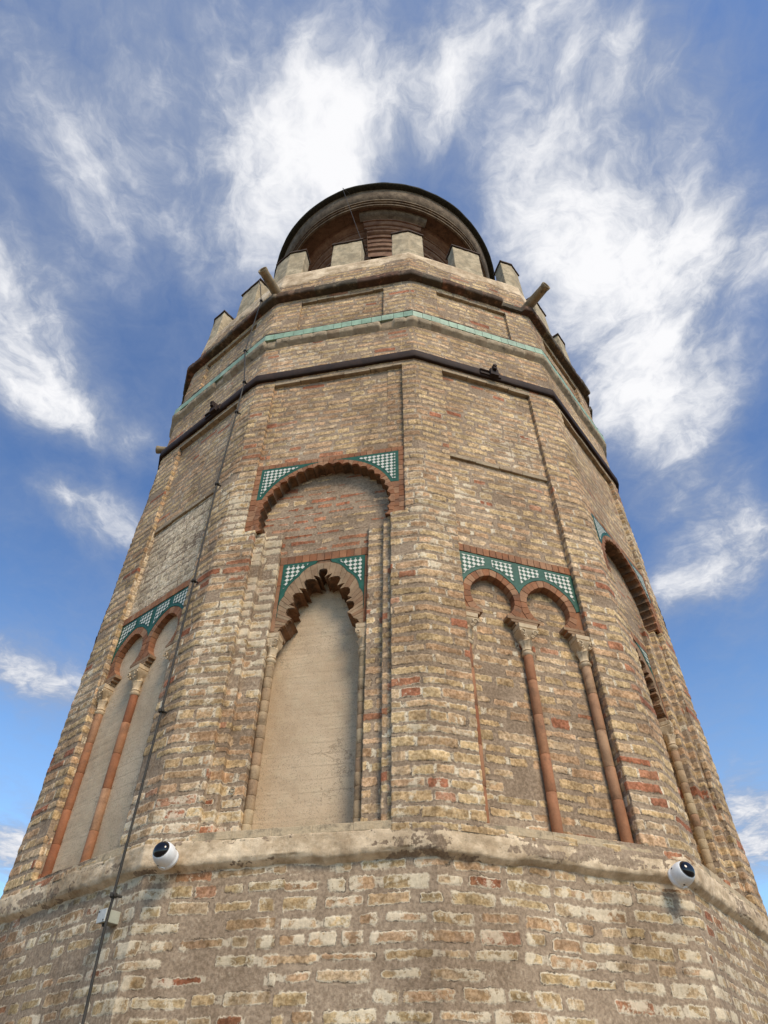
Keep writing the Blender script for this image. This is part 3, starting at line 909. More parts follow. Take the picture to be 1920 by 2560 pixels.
# ledge between the plain lower body and the arcaded body: rough render over brick
def ledge():
    prof = [(-.15, 3.158), (-.03, 3.152), (-.030, 3.118), (-0.004, 3.112), (0.004, 3.100), (0.005, 3.05), (0.002, 3.00), (-0.006, 2.978), (-0.028, 2.962), (-0.050, 2.948), (-0.085, 2.900)]
    ds = 0.010
    pr = []
    for (a, b) in zip(prof[:-1], prof[1:]):
        n = max(1, int(math.dist(a, b)/0.008))
        pr += [(a[0]+(b[0]-a[0])*i/n, a[1]+(b[1]-a[1])*i/n) for i in range(n)]
    pr.append(prof[-1]); pr = np.array(pr); nP = len(pr)
    pts = []; S_ = []; s0 = 0
    for k in range(-5, 7):
        fine = -3 <= k < 3
        A, B = vert(k), vert(k+1); l = np.linalg.norm(B-A); n = int(l/(ds if fine else .05))
        for j in range(n): pts.append((k, j/n)); S_.append(s0+l*j/n)
        s0 += l
    pts.append((6, 1.0)); S_.append(s0); S_ = np.array(S_)
    offs = pr[:, 0]/math.cos(math.pi/12)
    V = np.zeros((len(pts), nP, 3))
    for i, (k, f) in enumerate(pts):
        for j in range(nP):
            A = vert(k, R0+offs[j]); B = vert(k+1, R0+offs[j]); p = A+(B-A)*f
            V[i, j] = (p[0], p[1], pr[j, 1])
    ss = np.repeat(S_[:, None], nP, 1); pp = np.repeat(np.cumsum(np.r_[0, np.hypot(*np.diff(pr, axis=0).T)])[None], len(pts), 0)
    rad = np.hypot(V[..., 0], V[..., 1])
    d = fbm(ss*3, pp*3, 31, 3)*0.004+fbm(ss*16, pp*26, 35, 4)*0.007
    lip = np.clip(1-np.abs(V[..., 2]-3.07)/0.02, 0, 1)*np.clip(fbm(ss*2.5, pp*2, 36, 2)*2, 0, 1)
    d = d-lip*0.008
    d = np.where(pr[:, 0][None] < -.06, 0, d)
    V[..., 0] += V[..., 0]/rad*d; V[..., 1] += V[..., 1]/rad*d
    V[..., 2] += (fbm(ss*3, pp*0+3, 37, 4)*0.015+fbm(ss*19, pp*0+3, 39, 3)*0.008)*(pr[:, 1] < 3.0)[None]+fbm(ss*6, pp*4, 38, 3)*0.006
    Zg = V[..., 2]
    idx = np.arange(len(pts)*nP).reshape(len(pts), nP)
    F = np.stack([idx[:-1, :-1], idx[1:, :-1], idx[1:, 1:], idx[:-1, 1:]], -1).reshape(-1, 4)[:, ::-1].copy()
    n = V.size//3
    stain_shade = -0.32+0.42*np.clip(1-np.abs(Zg-2.95)/0.03, 0, 1)+0.62*np.clip(1-np.abs(Zg-3.09)/0.04, 0, 1)*np.clip(fbm(ss*1.2, pp, 44, 2)+.35, 0, 1)*2  # shade at the ledge's lower edge painted in, ragged stains higher up
    plast = np.where(Zg > 3.075, .52, .74)+fbm(ss*2.5, pp*11, 47, 4)*0.75
    bcol = np.tile(np.array([.40, .31, .20]), (n, 1))
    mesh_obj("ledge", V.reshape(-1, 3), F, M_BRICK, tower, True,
             dict(bd=np.full(n, -.01), lime=np.full(n, .5), stain_shade=stain_shade.ravel(), plaster=plast.ravel(), bcol=bcol))


ledge()
# brick course below the tile band, tile band, drip above it
ring("projecting_course", [(-.01, 8.685), (0.0, 8.70), (0.052, 8.755), (0.060, 8.80), (0.048, 8.845), (.03, 8.85)], M_COURSE, 0.015, 0.005, 11, brick=0.15, drop=0.05, smooth=False)
ring("drip_course", [(.02, 8.962), (.045, 8.966), (.050, 8.985), (0.035, 9.005), (-.01, 9.02)], M_CORN, 0.02, 0.006, 12, brick=0.29)
# cornice below the battlements
ring("cornice", [(-.01, 9.835), (0.0, 9.85), (0.085, 9.860), (0.098, 9.885), (0.096, 9.960), (0.06, 9.99), (0.0, 10.0)], M_CORN, 0.015, 0.006, 13, brick=0.27, drop=0.10, smooth=False)


def tile_band():
    """one row of turquoise tiles, as separate slabs in one mesh"""
    mb = MB(); g = random.Random(3)
    for k in range(-5, 7):
        o0, o1 = 0.038/math.cos(math.pi/12), 0.052/math.cos(math.pi/12)
        A, B = vert(k, R0+o1), vert(k+1, R0+o1); A2, B2 = vert(k, R0+o0-.03), vert(k+1, R0+o0-.03)
        n = 15
        cuts = sorted([0, 1]+[(i+g.uniform(-.12, .12))/n for i in range(1, n)])
        for f0, f1 in zip(cuts[:-1], cuts[1:]):
            e = 0.0012
            f0_, f1_ = f0+e, f1-e
            dz = g.uniform(-.002, .002); do = g.uniform(-.0015, .0015)
            q = []
            for z in (8.848+dz, 8.960+dz):
                p0 = A+(B-A)*f0_; p1 = A+(B-A)*f1_; p2 = A2+(B2-A2)*f1_; p3 = A2+(B2-A2)*f0_
                nn = frame(k)[2]*do
                q += [(p0[0]+nn[0], p0[1]+nn[1], z), (p1[0]+nn[0], p1[1]+nn[1], z), (p2[0], p2[1], z), (p3[0], p3[1], z)]
            mb.hexa(q, g.random())
    return mb.build("tile_band", M_TEAL, tower)


tile_band()

# panel lintel bricks: a slightly proud, ragged course over each tall panel
def lintels():
    for k in range(-3, 3):
        L = frame(k)[3]
        el, er = (EDGE.get(k, EDGE[1])['up'] if KIND[k] == 'A' else TEDGE.get(k, (.31, .30)))
        mb = MB(); u = el+.004
        while u < L-er-.02:
            l = min(random.uniform(.2, .3), L-er-u)
            j = random.uniform(-.004, .004)
            mb.box(u+.003, u+l-.003, -.004+j, .06, 7.915+random.uniform(-.004, .004), 7.947, j=.003); u += l
        mb.build("lintel", M_COURSE, tower, face_matrix(k), bevel=.004)
        mb = MB(); u = .35
        while u < L-.37:
            l = min(random.uniform(.2, .3), L-.35-u)
            mb.box(u+.003, u+l-.003, -.001+random.uniform(-.004, .004), .05, 9.745+random.uniform(-.004, .004), 9.782, j=.003); u += l
        mb.build("lintel", M_COURSE, tower, face_matrix(k), bevel=.004)
        if KIND[k] == 'T':
            mb = MB(); u = el+.004
            while u < L-er-.02:
                l = min(random.uniform(.22, .3), L-er-u)
                mb.box(u+.003, u+l-.003, .040+random.uniform(-.003, .003), .08, 6.535+random.uniform(-.004, .004), 6.575, j=.003); u += l
            mb.build("lintel", M_COURSE, tower, face_matrix(k), bevel=.004)


lintels()

# ------------------------------------------------------------------ iron strap
strap = ring("iron_band", [(.0, 8.005), (.030, 8.0), (.038, 8.008), (.040, 8.06), (.038, 8.118), (.030, 8.125), (.0, 8.125)], M_IRON, 0.06, 0.0012, 14)


def clamp(k, u, z):
    mb = MB()
    mb.box(u-.16, u+.09, -.055, -.035, z-.045, z+.045)
    mb.box(u-.05, u+.05, -.085, -.03, z-.055, z+.055)
    mb.box(u-.02, u+.02, -.115, -.06, z+.02, z+.10)
    mb.tube([(u-.16, -.06, z+.01), (u+.05, -.06, z+.01)], .014, 8)
    mb.tube([(u, -.09, z+.075), (u, -.125, z+.075)], .022, 8)
    mb.build("clamp", M_IRON, strap, face_matrix(k), bevel=.003)


clamp(0, 0.92, 8.065)
clamp(-2, 1.02, 8.065)
for k in (2, 4, 6, 8): clamp(k, .9, 8.065)

# ------------------------------------------------------------------ blind arches
def inset(poly, d):
    P_ = np.array(poly); n = len(P_)
    area = 0.5*sum(P_[i][0]*P_[(i+1) % n][1]-P_[(i+1) % n][0]*P_[i][1] for i in range(n))
    sg = 1 if area > 0 else -1
    out = []
    for i in range(n):
        e0 = P_[i]-P_[i-1]; e1 = P_[(i+1) % n]-P_[i]
        e0 = e0/(np.linalg.norm(e0)+1e-9); e1 = e1/(np.linalg.norm(e1)+1e-9)
        n0 = np.array([-e0[1], e0[0]])*sg; n1_ = np.array([-e1[1], e1[0]])*sg
        m_ = n0+n1_; l = np.linalg.norm(m_)
        m_ = m_/max(l, .2); c = max(0.45, float(m_@n0))
        out.append(tuple(P_[i]+m_*d/c))
    return out


def resample(poly, step):
    out = []
    n = len(poly)
    for i in range(n):
        a, b = poly[i], poly[(i+1) % n]
        m_ = max(1, int(math.dist(a, b)/step))
        out += [(a[0]+(b[0]-a[0])*j/m_, a[1]+(b[1]-a[1])*j/m_) for j in range(m_)]
    return out


def spandrel(poly, y, parent, matrix, border=0.032, mats=None):
    """green glazed border round a chequered field"""
    from mathutils.geometry import tessellate_polygon
    gm, cm_ = mats or (M_GREEN, M_CHECK)
    P_ = list(poly)
    # inner field: sample a fine lattice cell by cell, clipped to the inset outline
    mb = MB(); mb.prism(P_, y, y+.02, 0.4)
    o = mb.build("tile_spandrel", gm, parent, matrix)
    # signed-distance based inner polygon: march on a grid
    A_ = np.array(P_); x0, z0 = A_.min(0); x1, z1 = A_.max(0)
    st = 0.006
    gx = np.arange(x0, x1, st); gz = np.arange(z0, z1, st)
    GX, GZ = np.meshgrid(gx, gz)
    def sd(GX, GZ):
        ins = np.zeros(GX.shape, bool); dm = np.full(GX.shape, 9.)
        for i in range(len(A_)):
            a = A_[i]; b = A_[(i+1) % len(A_)]
            e = b-a; wx = GX-a[0]; wz = GZ-a[1]
            h = np.clip((wx*e[0]+wz*e[1])/(e@e+1e-12), 0, 1)
            dm = np.minimum(dm, np.hypot(wx-e[0]*h, wz-e[1]*h))
            c = (a[1] > GZ) != (b[1] > GZ)
            with np.errstate(divide='ignore', invalid='ignore'):
                xx = (b[0]-a[0])*(GZ-a[1])/(b[1]-a[1]+1e-15)+a[0]
            ins ^= c & (GX < xx)
        return np.where(ins, dm, -dm)
    d = sd(GX, GZ)-border
    V = []; F = []; vid = {}
    # marching squares with interpolation gives a clean outline
    def vtx(key, p):
        if key not in vid: vid[key] = len(V); V.append((p[0], y-.003, p[1]))
        return vid[key]
    for j in range(len(gz)-1):
        if (d[j:j+2] > 0).sum() == 0: continue
        for i in range(len(gx)-1):
            c = [(i, j), (i+1, j), (i+1, j+1), (i, j+1)]; dv = [d[q[1], q[0]] for q in c]
            if max(dv) <= 0: continue
            poly_ = []
            for q in range(4):
                a, b = c[q], c[(q+1) % 4]; da, db = dv[q], dv[(q+1) % 4]
                if da > 0: poly_.append(vtx(a, (gx[a[0]], gz[a[1]])))
                if (da > 0) != (db > 0):
                    t_ = da/(da-db); pa = np.array([gx[a[0]], gz[a[1]]]); pb = np.array([gx[b[0]], gz[b[1]]])
                    poly_.append(vtx((min(a, b), max(a, b)), pa+(pb-pa)*t_))
            if len(poly_) >= 3: F.append(poly_)
    if F: mesh_obj("chequered_field", V, F, cm_, o, False, {'tone': np.full(len(V), .5)}, None)
    return o


def border_row(mb, u0, u1, z0, z1, y0, y1, n, vertical=False):
    g = 0.0022
    for i in range(n):
        if not vertical:
            a = u0+(u1-u0)*i/n; b = u0+(u1-u0)*(i+1)/n
            mb.box(a+g, b-g, y0+random.uniform(-.0015, .0015), y1, z0, z1)
        else:
            a = z0+(z1-z0)*i/n; b = z0+(z1-z0)*(i+1)/n
            mb.box(u0, u1, y0+random.uniform(-.0015, .0015), y1, a+g, b-g)


def infill(k, u0, u1, z0, z1, w_, parent, mat=None, seed=1, ds=0.012, own=False):
    nu = int((u1-u0)/ds); nz = int((z1-z0)/ds)
    uu = np.linspace(u0, u1, nu); zz = np.linspace(z0, z1, nz); U, Z = np.meshgrid(uu, zz)
    rel = fbm(U*3, Z*3, seed, 4)*0.010+vnoise(U*25, Z*25, seed+4)*0.0018
    crs = np.abs(((Z+fbm(U*2, Z*.3, seed+6, 2)*.02)/0.088) % 1-.5)
    rel = rel-np.where(crs > .42, 0.0025, 0)*np.clip(fbm(U*2.5, Z*1.2, seed+7, 2)*3+.4, 0, 1)
    V = np.stack([U, -(w_+rel), Z], -1).reshape(-1, 3)
    idx = np.arange(nu*nz).reshape(nz, nu)
    F = np.stack([idx[:-1, :-1], idx[:-1, 1:], idx[1:, 1:], idx[1:, :-1]], -1).reshape(-1, 4)
    st = np.clip(1-(Z-z0)/0.55, 0, 1)*0.9-.1
    return mesh_obj("infill", V, F, mat or M_INFILL, parent, True, {'stain_shade': st.ravel(), 'tone': np.full(V.shape[0], .5)}, face_matrix(k) if own else None)


def capital(mb, cx, cy, z0, z1, half, r):
    """stylised leaf capital: necking ring, bell with upright leaves, volutes and a square abacus"""
    h = z1-z0; n = 48
    prof = [(r*1.02, z0-.01), (r*1.28, z0), (r*1.30, z0+h*.05), (r*1.05, z0+h*.08), (r*1.06, z0+h*.11), (r*1.22, z0+h*.13), (r*1.02, z0+h*.17), (r*1.0, z0+h*.24),
            (r*1.12, z0+h*.36), (r*1.45, z0+h*.46), (r*1.22, z0+h*.50), (r*1.45, z0+h*.60), (half*.98, z0+h*.72), (half*1.05, z0+h*.80), (half*.90, z0+h*.84), (half*1.0, z0+h*.86), (half*1.04, z1)]
    q = [0, 0, 0, 0, 0, 0, .0, .05, .2, .35, .3, .5, .9, 1, 1, 1, 1]
    lf = [0, 0, 0, 0, 0, 0, .03, .10, .14, .20, .10, .14, .06, .03, .02, 0, 0]

    def shape(i, a):
        s = max(abs(math.cos(a)), abs(math.sin(a)))
        sq = 1/s
        v = (1-q[i])+q[i]*(sq*0.96)
        leaf = math.cos(4*a) if i < 11 else -math.cos(4*a)
        return v*(1+lf[i]*(leaf+.35*math.cos(8*a)))
    mb.lathe(prof, n, (cx, cy), .5, shape)
    for sx in (-1, 1):                          # volutes curling at the front corners
        for k_ in range(2):
            c = Vector((cx+sx*half*(.62-.25*k_), cy-half*(.98-.1*k_), z0+h*(.68-.14*k_)))
            pts = []
            for i in range(14):
                an = i/13*1.5*math.pi*2*.75; rr_ = half*(.34-.16*k_)*(1-i/16)
                pts.append(c+Vector((sx*rr_*math.cos(an), -.002*i/13, rr_*math.sin(an))))
            mb.tube(pts, [half*.085*(1-i/22) for i in range(14)], 6, .5)


def column(k, u, w_, z0, z1, r, parent, buff=False, segs=5, cap=None, capz=(4.46, 4.70), half=.077):
    mb = MB(); zz = z0; n = 20
    cuts = [z0+(z1-z0)*(i+random.uniform(-.12, .12) if 0 < i < segs else i)/segs for i in range(segs+1)]
    for a, b in zip(cuts[:-1], cuts[1:]):
        tn = random.random(); dr = random.uniform(-.001, .001); ox = random.uniform(-.0015, .0015)
        mb.lathe([(r*.955+dr, a+.0005), (r+dr, a+.003), (r*1.005+dr, (a+b)/2), (r+dr, b-.003), (r*.955+dr, b-.0005)], n, (u+ox, -w_), tn)
    o = mb.build("column", M_COLB if buff else M_TERRA, parent, None, smooth=True)
    mc = MB(); capital(mc, u, -w_, capz[0], capz[1], half, r)
    c = mc.build("capital", M_CAP, o, None, smooth=False)
    md = c.modifiers.new('edge', 'EDGE_SPLIT'); md.split_angle = math.radians(42)
    c.data.polygons.foreach_set('use_smooth', np.ones(len(c.data.polygons), dtype=bool))
    return o


def voussoirs(mb, fin, fout, ts, y0, y1, gap=0.0022, tones=None):
    """blocks between the curves fin(t) and fout(t); ts = list of cut parameters"""
    for i, (a, b) in enumerate(zip(ts[:-1], ts[1:])):
        P4 = [fin(a), fin(b), fout(b), fout(a)]
        c = np.mean(np.array(P4), 0)
        P4 = [tuple(np.array(p)+(c-np.array(p))/max(np.linalg.norm(c-np.array(p)), 1e-6)*gap) for p in P4]
        j = random.uniform(-.0015, .0015)
        mid_in = fin((a+b)/2); mid_out = fout((a+b)/2)
        pts = [P4[0], tuple(np.array(mid_in)), P4[1], P4[2], tuple(np.array(mid_out)), P4[3]]
        mb.prism(pts, y0+j, y1, tones[i % len(tones)] if tones else None)


def twin_arch(k, mats=None):
    el, er = TEDGE.get(k, (.31, .30)); L = frame(k)[3]; M_ = face_matrix(k)
    uL, uR = el+.002, L-er-.002
    root_mb = MB()
    W = uR-uL
    c1, c2 = uL+W*.258, uL+W*.722
    mid = (c1+c2)/2
    r, zc_ = min(.187, W*.179), 4.93
    ro = r+.068
    yF, yB = .048, .125

    def rad(rr, th):
        d = abs(th-90); return rr+(0.024*(1-d/38) if d < 38 else 0)

    def curve(c, rr, lo, hi):
        def f(th):
            q = rad(rr, th)
            x = c+q*math.cos(math.radians(th)); z = zc_+q*math.sin(math.radians(th))
            return (min(max(x, lo), hi), z)
        return f
    for c, lo, hi in ((c1, uL, mid), (c2, mid, uR)):
        fi = curve(c, r, lo, hi); fo = curve(c, ro, lo, hi)
        ts = list(np.linspace(-56, 90, 11))+list(np.linspace(90, 236, 11))[1:]
        voussoirs(root_mb, fi, fo, ts, yF, yB)
    # red brick filling beside and between the haunches, behind the ring faces
    for c, lo, hi in ((c1, uL, mid), (c2, mid, uR)):
        fi = curve(c, r+.003, lo, hi)
        for side in (0, 1):
            ths = np.linspace(-56, 10, 12) if side else np.linspace(236, 170, 12)
            edge = hi if side else lo
            pts = [fi(t_) for t_ in ths]+[(edge, fi(ths[-1])[1]), (edge, fi(ths[0])[1])]
            root_mb.prism(pts, yF+.006, yB, .3)
    root = root_mb.build("twin_arch", M_RED, tower, M_, bevel=.0015)
    bmb = MB(); border_row(bmb, uL, uR, 5.342, 5.418, .040, .10, 18)
    bmb.build("brick_border", M_RED, root, None, bevel=.0015)
    # tile spandrels, one each side of each crown
    fo1 = curve(c1, ro+.002, uL, mid); fo2 = curve(c2, ro+.002, mid, uR)

    def th_at(c, x):    # angle where extrados reaches x, above centre
        q = (x-c)/(ro+.002); return math.degrees(math.acos(max(-1, min(1, q))))
    zt = 5.340
    tA = th_at(c1, uL); tB = th_at(c1, mid)
    P1 = [(uL, zt), (uL, 4.965)]+[fo1(t_) for t_ in np.linspace(min(tA, 176), 90, 12)]+[(c1, zt)]
    P2 = [(c1, zt)]+[fo1(t_) for t_ in np.linspace(90, max(tB, 8), 12)]+[(mid, zt)]
    P3 = [(mid, zt)]+[fo2(t_) for t_ in np.linspace(th_at(c2, mid), 90, 12)]+[(c2, zt)]
    P4 = [(c2, zt)]+[fo2(t_) for t_ in np.linspace(90, max(th_at(c2, uR), 4), 12)]+[(uR, 4.965), (uR, zt)]
    for p in (P1, P2, P3, P4): spandrel(p, .046, root, None, border=.030, mats=mats)
    # imposts: stepped corbel blocks over the capitals
    zi = fi(-56)[1]
    cap_u = (uL+.026, mid+.004, uR-.042)
    for (a, b, cu) in ((uL, c1-r*math.cos(math.radians(56))+.002, cap_u[0]), (c1+r*math.cos(math.radians(56))-.002, c2-r*math.cos(math.radians(56))+.002, cap_u[1]), (c2+r*math.cos(math.radians(56))-.002, uR, cap_u[2])):
        mb = MB(); ha, hb = max(uL, cu-.085), min(uR, cu+.085)
        mb.box(a, b, .044, .125, zi-.026, zi+.001, .5)
        mb.box((a+ha)/2, (b+hb)/2, .044, .122, zi-.053, zi-.029, .8)
        mb.box(ha, hb, .044, .120, zi-.078, zi-.056, .3)
        mb.build("impost", M_BUFF, root, None, bevel=.002)
    zcap = zi-.079
    column(k, cap_u[0], -.085, Z_SILL-.01, zcap-.20, .034, root, cap=True, capz=(zcap-.235, zcap-.001))
    column(k, cap_u[1], -.085, Z_SILL-.01, zcap-.20, .034, root, capz=(zcap-.235, zcap-.001))
    column(k, cap_u[2], -.085, Z_SILL-.01, zcap-.20, .036, root, capz=(zcap-.235, zcap-.001))
    return root


HOLE_PX = [(835, 238), (790, 250), (765, 290), (768, 325), (797, 365), (760, 345), (700, 332), (722, 375), (748, 398), (715, 385), (660, 380), (600, 395), (570, 430), (578, 470),
           (600, 522), (560, 512), (497, 512), (530, 545), (552, 577), (500, 570), (445, 580), (412, 610), (405, 660), (432, 702), (410, 712), (360, 738), (420, 760), (438, 780),
           (395, 778), (345, 790), (315, 830), (320, 880), (398, 928), (345, 958), (306, 1008), (300, 1022), (240, 1055), (203, 1105)]
HOLE = []
# outline of the lobed opening, half of it, as (distance from its axis, height) in metres
HOLE_HALF = [(0.000, 5.270)]


def lobed_half():
    """the measured half outline, re-expressed on the arch plane of the photographed face"""
    A, tt, n, L = frame(-1); out = []
    for (x, y) in HOLE_PX:
        X = 660+x/5.53; Y = 1380+y/5.53
        d = fw*F_PX+r2*(X-960)+u2*(1280-Y)
        P0 = A+n*(-.15)
        s = ((P0-CAM[:2])@n)/(d[:2]@n)
        P_ = CAM+d*s
        out.append(((P_[:2]-A)@tt, P_[2]))
    a0 = out[0][0]
    return [(min(0.0, u-a0), z) for u, z in out]


HALF = lobed_half()


def big_arch(k, infill_seed=1, mats=None):
    E = EDGE.get(k, EDGE[1]); L = frame(k)[3]; M_ = face_matrix(k); dz = DZ.get(k, 0)
    uL, uR = E['up'][0]+.002, L-E['up'][1]-.002
    uc = (E['l'][0]+L-E['r'][0])/2
    # ---- outer horseshoe arch
    hw = (L-E['l'][0]-E['r'][0])/2
    r, zc_ = hw-.030, 5.865+dz; ro = min(r+.064, (uR-uL)/2-.058); zt = zc_+ro
    nl = 23; span = (-18, 198)

    def fi(th):
        ph = (th-span[0])/(span[1]-span[0])*nl
        return (uc+(r+.028*abs(math.sin(math.pi*ph)))*math.cos(math.radians(th)), zc_+(r+.028*abs(math.sin(math.pi*ph)))*math.sin(math.radians(th)))

    def fo(th): return (uc+ro*math.cos(math.radians(th)), zc_+ro*math.sin(math.radians(th)))
    mb = MB()
    # each voussoir has its own scalloped soffit
    for i in range(nl):
        a = span[0]+(span[1]-span[0])*i/nl; b = span[0]+(span[1]-span[0])*(i+1)/nl; e = .12
        inn = [fi(a+(b-a)*q) for q in np.linspace(0.02, .98, 7)]
        for h in range(2):                      # two bricks per scallop on the face
            aa = a+(b-a)*h/2; bb_ = a+(b-a)*(h+1)/2
            ipts = [fi(aa+(bb_-aa)*q) for q in np.linspace(.03, .97, 5)]
            opts = [fo(bb_-(bb_-aa)*.03), fo((aa+bb_)/2), fo(aa+(bb_-aa)*.03)]
            mb.prism(ipts+opts, .010+random.uniform(-.0015, .0015), .034, None)
    # red brick frame of the arch
    bw = .055
    border_row(mb, uL, uR, zt+.002, zt+.002+bw, .012, .10, 24)
    border_row(mb, uL, uL+bw, zc_-.185, zt, .012, .10, 12, True)
    border_row(mb, uR-bw, uR, zc_-.185, zt, .012, .10, 12, True)
    # haunches below the tile spandrels
    for sgn in (-1, 1):
        edge = uL+bw if sgn < 0 else uR-bw
        zz_ = np.linspace(zc_-.18, zc_+.22, 6)
        for a, b in zip(zz_[:-1], zz_[1:]):
            def xo(z):
                q = (z-zc_)/ro; return uc+sgn*ro*math.sqrt(max(0, 1-q*q))
            if abs(xo((a+b)/2)-edge) > .008:
                mb.prism([(edge, a+.002), (xo(a), a+.002), (xo(b), b-.002), (edge, b-.002)], .014, .10, None)
    root = mb.build("horseshoe_arch", M_RED, tower, M_, bevel=.0015)
    sb = MB()
    for i in range(nl):
        a = span[0]+(span[1]-span[0])*i/nl; b = span[0]+(span[1]-span[0])*(i+1)/nl
        q_ = [fi(a+(b-a)*q) for q in np.linspace(0.03, .97, 9)]
        o_ = [(uc+(x-uc)*1.05, zc_+(z-zc_)*1.05) for x, z in q_[::-1]]
        sb.prism(q_+o_, .0345, .148, None)
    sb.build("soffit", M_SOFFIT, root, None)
    for sgn in (-1, 1):
        edge = uL+bw if sgn < 0 else uR-bw
        th_e = math.degrees(math.acos(min(1, (zc_+.22-zc_)/ro)))
        ths = np.linspace(math.degrees(math.asin(.22/ro)), 86, 16)
        arc = [(uc+sgn*(ro+.002)*math.cos(math.radians(t_)), zc_+(ro+.002)*math.sin(math.radians(t_))) for t_ in ths]
        poly = [(edge, zt)]+[(edge, zc_+.215)]+arc
        spandrel(poly, .012, root, None, border=.030, mats=mats)
    # ---- inner lobed arch, set back
    e2l, e2r = E['l'][2], E['r'][2]
    a0 = (e2l+L-e2r)/2; hwid = (L-e2l-e2r)/2
    sc = (hwid-.03)/abs(HALF[-1][0])*0.86 if False else 1.0
    pts = [(a0+u*sc, z+dz) for u, z in HALF]
    right = [(a0-u*sc, z+dz) for u, z in HALF]
    hole = pts[::-1]+right[1:]                 # from left spring over the apex to right spring
    yF, yB = .140, .325
    ztop = 5.365+dz
    # resample hole boundary densely and pair with an extrados curve
    hole_d = []
    for a, b in zip(hole[:-1], hole[1:]):
        n = max(1, int(math.dist(a, b)/.008))
        hole_d += [(a[0]+(b[0]-a[0])*i/n, a[1]+(b[1]-a[1])*i/n) for i in range(n)]
    hole_d.append(hole[-1])
    H = np.array(hole_d)
    hull_r = []
    cen = np.array([a0, H[0][1]-.03])
    # scalloped extrados: smooth envelope of the hole, pushed out 8 cm with its own shallow lobes
    ang = np.degrees(np.arctan2(H[:, 1]-cen[1], H[:, 0]-cen[0]))
    ts = np.linspace(180, 0, 181); env = []
    for t_ in ts:
        sel_ = np.abs(ang-t_) < 9
        env.append(np.hypot(*(H[sel_]-cen).T).max() if sel_.any() else .3)
    env = np.convolve(np.r_[[env[0]]*8, env, [env[-1]]*8], np.ones(17)/17, 'valid')
    lob = 9

    def ext(tt_):
        i = (180-tt_); e0 = np.interp(i, np.arange(181), env)
        e_ = e0+.058+.016*abs(math.sin(math.radians(tt_)*lob+math.pi/2*1))
        x = cen[0]+e_*math.cos(math.radians(tt_)); z = cen[1]+e_*math.sin(math.radians(tt_))
        return (min(max(x, e2l+.034), L-e2r-.034), min(z, ztop-.0))
    mb = MB()
    # ring face: radial bricks from the hole outline to the extrados
    s_ = np.concatenate([[0], np.cumsum(np.hypot(*np.diff(H, axis=0).T))]); tot = s_[-1]
    nv = 36
    angs = np.clip(np.interp(np.linspace(0, 1, nv+1), np.linspace(0, 1, 181), ts), 0, 180)

    def hole_at(t_):    # point of the outline seen in direction t_ (first hit by arclength order)
        j = np.argmin(np.abs(ang-t_)+0.0*s_); return j
    js = [0]
    # walk outline monotonically
    mono = np.maximum.accumulate(180-ang)
    for t_ in angs[1:-1]: js.append(min(len(H)-2, int(np.searchsorted(mono, 180-t_))))
    js.append(len(H)-1)
    V = []; F = []
    for i in range(nv):
        a, b = angs[i], angs[i+1]; j0, j1 = js[i], js[i+1]
        inner = [tuple(H[j]) for j in range(j0, min(j1+1, len(H)))]
        if len(inner) < 2: inner = [tuple(H[j0]), tuple(H[min(j0+1, len(H)-1)])]
        outer = [ext(b-.0), ext((a+b)/2), ext(a)]
        pl_ = np.array(inner+outer); cn = np.array(ext((a+b)/2))*.5+np.array(inner[len(inner)//2])*.5
        ax_ = cn-cen; ax_ = ax_/max(np.linalg.norm(ax_), 1e-6); tg = np.array([-ax_[1], ax_[0]])
        q_ = (pl_-cn)@tg; wd_ = max(abs(q_).max(), .004)
        pl_ = pl_-np.outer(q_/wd_*.0016, tg)
        mb.prism([tuple(p) for p in pl_], yF+random.uniform(-.0012, .0012), yF+.03, None)
    ring_o = mb.build("lobed_arch", M_BUFF, tower, M_, bevel=0)
    # dark joints between radial bricks
    jb = MB()
    for i in []:
        p, q = np.array(H[js[i]]), np.array(ext(angs[i]))
        d = (q-p)/max(np.linalg.norm(q-p), 1e-6); nn = np.array([-d[1], d[0]])*.0012
        jb.prism([tuple(p+nn), tuple(p-nn), tuple(q-nn), tuple(q+nn)], yF-.0022, yF+.01, .5)
    
    # soffit running back to the infill
    sb = MB(); V = []; F = []
    n = len(H)
    for (x, z) in H: V += [(x, yF, z), (x, yB, z)]
    for i in range(n-1): F.append((2*i, 2*i+1, 2*i+3, 2*i+2))
    sb.add(V, F, .5)
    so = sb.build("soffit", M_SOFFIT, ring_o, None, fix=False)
    # plate behind spandrels up to the frame
    mb = MB()
    uLi, uRi = e2l+.002, L-e2r-.002
    border_row(mb, uLi, uRi, ztop+.002, ztop+.082, yF-.002, yF+.03, 12)
    zlo = H[0][1]
    border_row(mb, uLi, uLi+.032, zlo, ztop, yF-.001, yF+.03, 3, True)
    border_row(mb, uRi-.032, uRi, zlo, ztop, yF-.001, yF+.03, 3, True)
    # backing for the whole plate outside the opening
    kb = MB()
    for side in (0, 1):
        hh = [tuple(p) for p in (H[:np.argmax(H[:, 1])+1] if side == 0 else H[np.argmax(H[:, 1]):][::-1])]
        ee = uLi if side == 0 else uRi
        # monotone backing strips
        zs = np.linspace(zlo, ztop+.08, 34)
        Hs = np.array(hh)
        for za, zb in zip(zs[:-1], zs[1:]):
            zm = (za+zb)/2
            cand = []
            for p, q in zip(Hs[:-1], Hs[1:]):
                if (p[1]-zm)*(q[1]-zm) <= 0 and abs(p[1]-q[1]) > 1e-9:
                    cand.append(p[0]+(q[0]-p[0])*(zm-p[1])/(q[1]-p[1]))
            if not cand: x = a0
            else: x = min(cand) if side == 0 else max(cand)
            kb.box(min(ee, x), max(ee, x), yF+.006, yF+.04, za, zb, .4)
    mb.build("alfiz", M_RED, ring_o, None)
